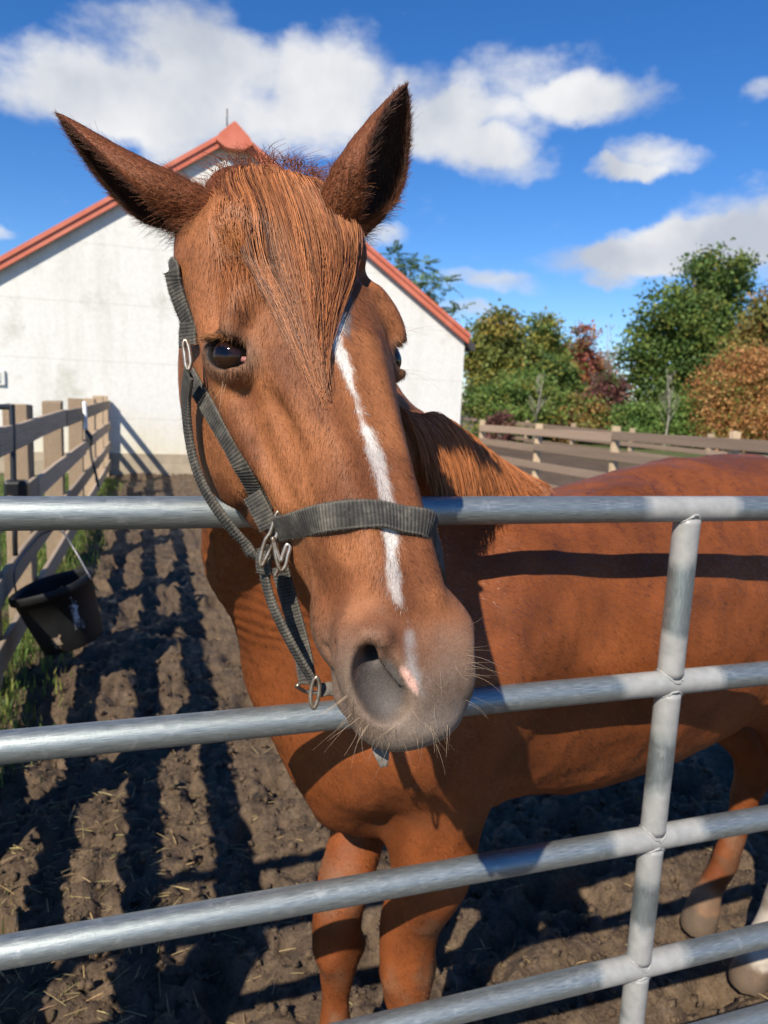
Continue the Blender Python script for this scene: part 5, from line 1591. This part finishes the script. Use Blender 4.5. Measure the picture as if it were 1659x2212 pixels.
def build_halter():
    HU, HV, HW = HM[:, 0], HM[:, 1], HM[:, 2]
    # --- noseband: over the bridge, round the far side and under to the far ring
    P = []; N = []
    for px, py in ((596, 1142), (640, 1130), (700, 1119), (760, 1112), (815, 1113), (862, 1123)):
        q, n = on(px, py, .0045); P.append(q); N.append(n)
    dz = np.linalg.norm((P[-1] - CAM_LOC)); d0 = -((P[-1] - CAM_LOC) @ CAM_R[:, 2])
    for px, py, dd, nn in ((908, 1142, .022, _cr * .5 + _tc * .8 + _up * .1), (936, 1170, .055, _cr * .9 + _tc * .5), (952, 1205, .095, _cr), (958, 1243, .140, _cr - _tc * .2), (945, 1275, .180, _cr * .8 - _tc * .6)):
        P.append(pix(px, py, d0 + dd)); N.append(nn)
    # keep it clear of the cheek
    for i in range(6, len(P)):
        h = BVH.find_nearest(Vector(P[i])); nn = np.array(h[1]); sd_ = (P[i] - np.array(h[0])) @ nn
        if sd_ < .005: P[i] = P[i] + nn * (.005 - sd_)
    far_ring = P[-1]
    strap('noseband', P, N, .0285)
    # --- near cheek strap
    P = []; N = []
    for px, py in ((583, 1108), (562, 1068), (528, 1005), (495, 945), (462, 888), (435, 842), (412, 802)):
        q, n = on(px, py, .0045); P.append(q); N.append(n * .7 + _tc * .4 - _cr * .1)
    cheek_top = P[-1]; cheek_bot = P[0]
    strap('cheek_strap', P, N, .0230)
    # folded loop where the cheek strap turns round the ring
    P2 = [cheek_bot + _up * .022 - _cr * .016 + _tc * .003, cheek_bot + _up * .004 - _cr * .006 + _tc * .005, cheek_bot - _up * .016 + _cr * .004 + _tc * .004]
    strap('strap_fold', P2, [_tc - _cr * .3] * 3, .0240, .004)
    # --- crownpiece over the poll behind the ears
    P = []; N = []
    for px, py in ((402, 742), (398, 705), (393, 660), (390, 615), (390, 580)):
        q, n = near(pix(px, py, .83), .006); P.append(q - _cr * .002); N.append(n + _tc * .8)
    for u, v, w in ((.03, -.105, -.13), (-.005, -.085, -.160), (-.035, -.045, -.17), (-.045, 0, -.165), (-.03, .05, -.165), (.01, .09, -.15), (.06, .12, -.13)):
        q, n = near(hp(u, v, w), .007); P.append(q); N.append(n)
    crown_low = P[0]
    strap('crown_strap', P, N, .0235)
    # small doubled end with buckle keeper
    strap('strap_keeper', [crown_low - _up * .004 + _tc * .004 - _cr * .003, crown_low + _up * .010 + _tc * .004 - _cr * .003, crown_low + _up * .024 + _tc * .004 - _cr * .002], [_tc - _cr * .6] * 3, .027, .0045)
    # --- far cheek strap
    P = []; N = []
    for u, v, w in ((.06, .12, -.13), (.14, .14, -.11), (.24, .14, -.11), (.32, .12, -.11), (.38, .10, -.10)):
        q, n = near(hp(u, v, w), .005); P.append(q); N.append(n)
    strap('cheek_strap', P + [far_ring], N + [HV], .0230)
    # --- throat strap, hanging from the upper ring round the jowl and under the jaw
    P = []; N = []
    for px, py, dd in ((408, 806, .80), (402, 860, .825), (406, 930, .84), (420, 1000, .845), (445, 1062, .845), (485, 1122, .845), (528, 1172, .85), (562, 1203, .86)):
        q = pix(px, py, dd); h = BVH.find_nearest(Vector(q)); nn = np.array(h[1]); sd_ = (q - np.array(h[0])) @ nn
        if sd_ < .005: q = q + nn * (.005 - sd_)
        P.append(q); N.append(-_cr * .80 - _up * .2 + _tc * .55)
    for u, v, w in ((.34, .02, -.26), (.27, .09, -.24), (.20, .13, -.17), (.14, .14, -.11)):
        q, n = near(hp(u, v, w), .006); P.append(q); N.append(n)
    strap('throat_strap', P, N, .0200, .0046)
    # --- chin straps, both sides, meeting in the ring under the chin
    d1 = -((cheek_bot - CAM_LOC) @ CAM_R[:, 2])
    P = [pix(575, 1208, d1 + .012), pix(573, 1250, d1 + .016), pix(590, 1310, d1 + .018), pix(618, 1370, d1 + .018), pix(650, 1428, d1 + .02), pix(680, 1478, d1 + .024)]
    strap('chin_strap', P, [-_cr * .80 + _tc * .55 - _up * .2] * 6, .0200, .0042)
    P = [pix(604, 1225, d1 + .055), pix(622, 1290, d1 + .060), pix(640, 1355, d1 + .060), pix(655, 1415, d1 + .055), pix(664, 1470, d1 + .045)]
    strap('chin_strap', P, [_tc * .9 - _cr * .35] * 5, .0235)
    strap('strap_fold', [pix(572, 1190, d1 + .004), pix(570, 1215, d1 + .003), pix(572, 1238, d1 + .006)], [_tc - _cr * .5] * 3, .019, .006)
    # --- hardware
    o = d1 - .012
    ring('square_ring', [pix(x, y, o) for x, y in ((601, 1104), (607, 1118), (600, 1150), (592, 1170), (575, 1205), (566, 1222), (562, 1210), (572, 1170), (584, 1150), (594, 1118))], .0025)
    ring('bolt_snap', [pix(x, y, o - .004) for x, y in ((588, 1160), (594, 1190), (600, 1218), (608, 1232), (617, 1222), (622, 1200), (627, 1182), (620, 1176), (612, 1196), (606, 1212), (598, 1190), (592, 1166))], .0024)
    ring('snap_tail', [pix(x, y, o - .002) for x, y in ((603, 1226), (598, 1236), (594, 1244))], .0028, closed=False)
    ring('cheek_ring', [pix(x, y, .79) for x, y in ((399, 735), (404, 738), (410, 760), (412, 785), (407, 798), (402, 790), (399, 765), (396, 745))], .0024)
    ring('chin_ring', [pix(x, y, d1 + .012) for x, y in ((684, 1462), (690, 1478), (688, 1505), (680, 1528), (673, 1522), (671, 1500), (676, 1474))], .0026)
    ring('chin_ring', [pix(x, y, d1 + .022 + .006 * k) for k, (x, y) in enumerate(((640, 1482), (655, 1474), (682, 1480), (700, 1488), (690, 1496), (660, 1494)))], .0024)
    # leather tab from the ring to the chin and its hanging end below the lip
    m, nt, b = new_mat('dry_leather', rough=.8); nt.links.new(ramp(nt, noise(nt, 120, 4, .6, mapping(nt)), [(.3, (.06, .052, .044)), (.7, (.20, .175, .145))]), b.inputs['Base Color'])
    def tab(name, pts, nrm, w, th):
        V, Q, UV = ribbon(catmull(np.array(pts), 5), catmull(np.array(nrm), 5), w if np.isscalar(w) else np.interp(np.linspace(0, 1, (len(pts) - 1) * 5 + 1), np.linspace(0, 1, len(w)), w), th)
        keep(mesh_obj(name, V, Q, m), halter)
    tab('chin_tab', [pix(690, 1492, d1 + .02), pix(715, 1488, d1 + .03), pix(745, 1500, d1 + .035), pix(775, 1545, d1 + .03)], [_tc + _up * .5] * 4, .016, .003)
    tab('strap_end', [pix(806, 1545, .755), pix(817, 1590, .745), pix(824, 1625, .740), pix(829, 1656, .738)], [_tc + _cr * .2] * 4, [.018, .018, .017, .008], .004)
    F = np.array(FUZZ); V, Q = strands(F, .00020, .00008, 3)
    o = mesh_obj('webbing_fuzz', V, Q, new_mat('webbing_fibre', (.085, .080, .070), .9)[0]); keep(o, halter); o['kind'] = 'stuff'
build_halter()
# ================================================================== gate
def mat_galv():
    m, nt, b = new_mat('galvanised_steel', rough=.38, metal=.85)
    tc = nd(nt, 'ShaderNodeTexCoord'); uv = nd(nt, 'ShaderNodeUVMap'); uv.uv_map = 'UV'
    mp = nd(nt, 'ShaderNodeMapping'); mp.inputs['Scale'].default_value = (1.6, 22, 1); nt.links.new(uv.outputs[0], mp.inputs[0])
    g = noise(nt, 5, 5, .6, mp.outputs[0]); vec = tc.outputs['Object']
    n1 = noise(nt, 7, 5, .6, vec); n2 = noise(nt, 220, 3, .6, vec); n3 = noise(nt, 30, 4, .7, vec)
    c = ramp(nt, g, [(.30, (.15, .18, .19)), (.52, (.29, .325, .33)), (.72, (.48, .51, .50))])
    wt = nd(nt, 'ShaderNodeVertexColor', layer_name='weld')
    c = mixc(nt, ramp(nt, n3, [(.58, (0, 0, 0)), (.70, (.55, .55, .55))]), c, (.50, .52, .51))
    c = mixc(nt, ramp(nt, n2, [(.64, (0, 0, 0)), (.72, (.35, .35, .35))]), c, (.56, .59, .58))
    # spray-zinc paint round the welds
    sp = nd(nt, 'ShaderNodeSeparateColor'); nt.links.new(wt.outputs[0], sp.inputs[0])
    wm = nd(nt, 'ShaderNodeMath', operation='MULTIPLY_ADD'); wm.inputs[1].default_value = .9; nt.links.new(n1, wm.inputs[0]); nt.links.new(sp.outputs[0], wm.inputs[2])
    wf = ramp(nt, wm.outputs[0], [(.70, (0, 0, 0)), (.92, (1, 1, 1))])
    c = mixc(nt, wf, c, ramp(nt, n3, [(.3, (.24, .245, .24)), (.7, (.34, .34, .33))]))
    c = mixc(nt, ramp(nt, noise(nt, 11, 5, .7, vec), [(.70, (0, 0, 0)), (.78, (.45, .45, .45))]), c, (.34, .25, .15))
    nt.links.new(c, b.inputs['Base Color'])
    me_ = nd(nt, 'ShaderNodeMapRange'); me_.inputs[3].default_value = .82; me_.inputs[4].default_value = .10; nt.links.new(wf, me_.inputs[0]); nt.links.new(me_.outputs[0], b.inputs['Metallic'])
    ro = nd(nt, 'ShaderNodeMapRange'); ro.inputs[1].default_value = .3; ro.inputs[2].default_value = .7; ro.inputs[3].default_value = .40; ro.inputs[4].default_value = .62; nt.links.new(g, ro.inputs[0]); nt.links.new(ro.outputs[0], b.inputs['Roughness'])
    bump(nt, b, n2, .12, .0015)
    return m
M_GALV = mat_galv()
GX0, GX1, GY, GR = -1.05, 2.62, 1.06, .0237
RAILS = [1.427, 1.0925, .770, .486, .276, .110]
UPX = [.934]
def gate_tube(name, A, B, r, weld_at, n=22, seg=60):
    A = np.array(A, float); B = np.array(B, float)
    P = A + (B - A) * np.linspace(0, 1, seg)[:, None]
    V, Q = tube(P, r, n)
    o = mesh_obj(name, V, Q, M_GALV)
    me = o.data
    d = np.min([np.linalg.norm(V - np.array(w), axis=1) for w in weld_at], 0) if len(weld_at) else np.full(len(V), 9.)
    wv = np.clip(1 - (d - .03) / .12, 0, 1)
    col_attr(me, 'weld', np.repeat(wv[:, None], 3, 1))
    uvl = me.uv_layers.new(name='UV')
    vi = np.zeros(len(me.loops), np.int32); me.loops.foreach_get('vertex_index', vi)
    ring = vi // n; k = vi % n
    L = np.linalg.norm(B - A)
    uvl.data.foreach_set('uv', np.stack([ring / (seg - 1) * L * 4, np.abs(k / n - .5) * 2], -1).astype(np.float32).ravel())
    return o
def build_gate():
    root = tag(empty('metal_gate', (GX0, GY, 0)), 'galvanised tube gate with horizontal rails and one welded upright', 'gate')
    nodes = [(x, GY, z) for x in UPX for z in RAILS]
    for z in RAILS:
        keep(gate_tube('rail', (GX0, GY, z), (GX1, GY, z), GR, [n for n in nodes if n[2] == z], seg=150), root)
    for x in UPX:
        for z0, z1 in zip(RAILS[1:], RAILS[:-1]):
            keep(gate_tube('upright', (x, GY, z0 + .016), (x, GY, z1 - .016), GR * 1.02, [n for n in nodes], seg=30), root)
        for z in RAILS:
            for s in (-1, 1):
                if (s > 0 and z == RAILS[0]) or (s < 0 and z == RAILS[-1]): continue
                # weld bead where upright meets rail
                a = np.linspace(0, 2 * np.pi, 40, endpoint=False); rr = GR * 1.0
                dz = np.sqrt(np.maximum(GR ** 2 - (rr * np.sin(a)) ** 2 * .93, 0))
                P = np.stack([x + rr * np.cos(a), GY + rr * np.sin(a), z + s * (dz + .001)], -1) + rng.normal(0, .0007, (40, 3))
                V, Q = tube(P, .0016 + .0010 * rng.random(40), 7, True)
                o = mesh_obj('weld', V, Q, M_GALV); keep(o, root); col_attr(o.data, 'weld', np.ones((len(V), 3))); o.data.uv_layers.new(name='UV')
    for x in (GX0, GX1):
        keep(gate_tube('end_upright', (x, GY, RAILS[-1] - GR), (x, GY, RAILS[0] + GR), GR * 1.05, [(x, GY, z) for z in RAILS], seg=40), root)
build_gate()
# ================================================================== bucket, pipe, rope
def build_bucket():
    root = tag(empty('bucket', pix(125, 1330, 3.85)), 'black plastic tub with torn white label tilted against the left fence', 'bucket')
    m, nt, b = new_mat('black_plastic', rough=.55, spec=.3)
    vec = mapping(nt)
    nt.links.new(ramp(nt, noise(nt, 14, 5, .65, vec), [(.35, (.007, .007, .008)), (.70, (.013, .013, .014)), (.90, (.035, .032, .028))]), b.inputs['Base Color'])
    ax = _up * .94 - _cr * .25 + _tc * .24; ax /= np.linalg.norm(ax)
    x = _cr - ax * (_cr @ ax); x /= np.linalg.norm(x); y = np.cross(ax, x)
    c = pix(112, 1262, 3.85)            # rim centre
    def rad(q):                          # round with flattened back and corners
        return 1.0 - .045 * np.cos(4 * q) - .05 * np.clip(np.cos(q - 1.2) - .72, 0, 1) / .28
    q = np.linspace(0, 2 * np.pi, 48, endpoint=False)
    prof = [(a_ * .88, b_ * .88) for a_, b_ in [(.150, -.385), (.172, -.392), (.178, -.380), (.205, -.20), (.226, -.045), (.238, -.042), (.246, -.034), (.246, .002), (.240, .010), (.226, .008), (.222, -.02), (.200, -.20), (.172, -.365), (.0, -.368)]]
    V = []; 
    for (r_, h_) in prof:
        for a in q:
            V.append(c + (x * math.cos(a) + y * math.sin(a)) * r_ * float(rad(a)) + ax * h_)
    n = 48; F = []
    for i in range(len(prof) - 1):
        for j in range(n): F.append((i * n + j, i * n + (j + 1) % n, (i + 1) * n + (j + 1) % n, (i + 1) * n + j))
    F.append(tuple(range(n - 1, -1, -1)))
    tub = keep(mesh_obj('tub', V, F, m), root)
    # torn label on the outside
    def patch(name, a0, a1, h0, h1, mat, seed, off):
        r = random.Random(seed); V = []; F = []; k = 12; l = 9
        for i in range(k):
            for j in range(l):
                a = a0 + (a1 - a0) * i / (k - 1); t = j / (l - 1); h = (h0 + (h1 - h0) * t) * .88
                if j in (0, l - 1): h += r.uniform(-.035, .035)
                if i in (0, k - 1): a += r.uniform(-.06, .06)
                rr = .88 * np.interp(h / .88, [-.38, -.20, -.045], [.178, .205, .226]) * float(rad(a)) + off
                V.append(c + (x * math.cos(a) + y * math.sin(a)) * rr + ax * h)
        for i in range(k - 1):
            for j in range(l - 1):
                if (i in (0, k - 2) or j in (0, l - 2)) and r.random() < .4: continue
                F.append((i * l + j, (i + 1) * l + j, (i + 1) * l + j + 1, i * l + j + 1))
        keep(mesh_obj(name, V, F, mat), tub)
    ml, ntl, bl = new_mat('torn_label', rough=.7)
    ntl.links.new(ramp(ntl, noise(ntl, 30, 5, .7, mapping(ntl)), [(.46, (.03, .03, .032)), (.56, (.42, .42, .44))]), bl.inputs['Base Color'])
    front = math.atan2(_tc @ y, _tc @ x)
    patch('label_patch', front + .62, front + .82, -.25, -.09, ml, 4, .003)
    mm, _, _ = new_mat('dried_mud', (.26, .19, .13), .9)
    patch('mud_splash', front - .18, front + .10, -.34, -.27, mm, 8, .004)
    # wire handle
    mw, _, _ = new_mat('steel_wire', (.16, .16, .17), .4, .8)
    a0, a1 = c - x * .215, c + x * .215
    topp = pix(98, 1150, 3.95)
    P = catmull([a0 - ax * .03, a0 + ax * .08 + (topp - a0) * .2, topp - x * .06 - _up * .03, topp, topp + x * .09 - _up * .012, a1 + (topp - a1) * .35 + _up * .06, a1 - ax * .03], 8)
    V, Q = tube(P, .0055, 8); keep(mesh_obj('handle', V, Q, mw), root)
build_bucket()
def build_pipe():
    root = tag(empty('standpipe', (-.70, 4.13, 0)), 'black bent pipe with a blocky foot beside the left fence', 'pipe')
    m, _, _ = new_mat('black_pipe', (.012, .013, .016), .35)
    b = pix(30, 1066, 4.0); t = pix(26, 890, 4.0)
    P = catmull([pix(33, 1120, 4.0), b, t, pix(22, 880, 4.0), pix(2, 879, 4.02), pix(-40, 880, 4.05)], 6)
    V, Q = tube(P, .016, 10); keep(mesh_obj('pipe', V, Q, m), root)
    bm = bmesh.new(); c = Vector(pix(36, 1056, 4.0)); box_bm(bm, c - Vector((.06, .05, .055)), c + Vector((.06, .05, .05))); bevel_all(bm, .018, 2)
    keep(bm_obj('pipe_foot', bm, m), root)
    V, Q = tube(catmull([pix(33, 1120, 4.0), pix(32, 1160, 4.0), pix(33, 1200, 4.02)], 5), .014, 8); keep(mesh_obj('riser', V, Q, m), root)
build_pipe()
def build_rope():
    root = tag(empty('rope', (-.70, 7.6, .9)), 'dark rope with pale tie hanging on the board fence by the barn', 'rope')
    m, _, _ = new_mat('dark_rope', (.03, .032, .036), .8); m2, _, _ = new_mat('white_tie', (.7, .7, .7), .6)
    V, Q = tube(catmull([pix(183, 885, 7.7), pix(186, 930, 7.7), pix(194, 955, 7.7), pix(197, 985, 7.68), pix(207, 1025, 7.66), pix(214, 1060, 7.64)], 8), .014, 8); keep(mesh_obj('cord', V, Q, m), root)
    V, Q = tube(catmull([pix(182, 868, 7.7), pix(184, 900, 7.68), pix(185, 928, 7.68)], 6), .022, 8); keep(mesh_obj('tie', V, Q, m2), root)
    V, Q = tube(catmull([pix(186, 930, 7.66), pix(192, 945, 7.65), pix(196, 962, 7.66)], 6), np.concatenate([np.linspace(.02, .04, 6), np.linspace(.04, .015, 7)]), 8); keep(mesh_obj('knot', V, Q, m), root)
build_rope()
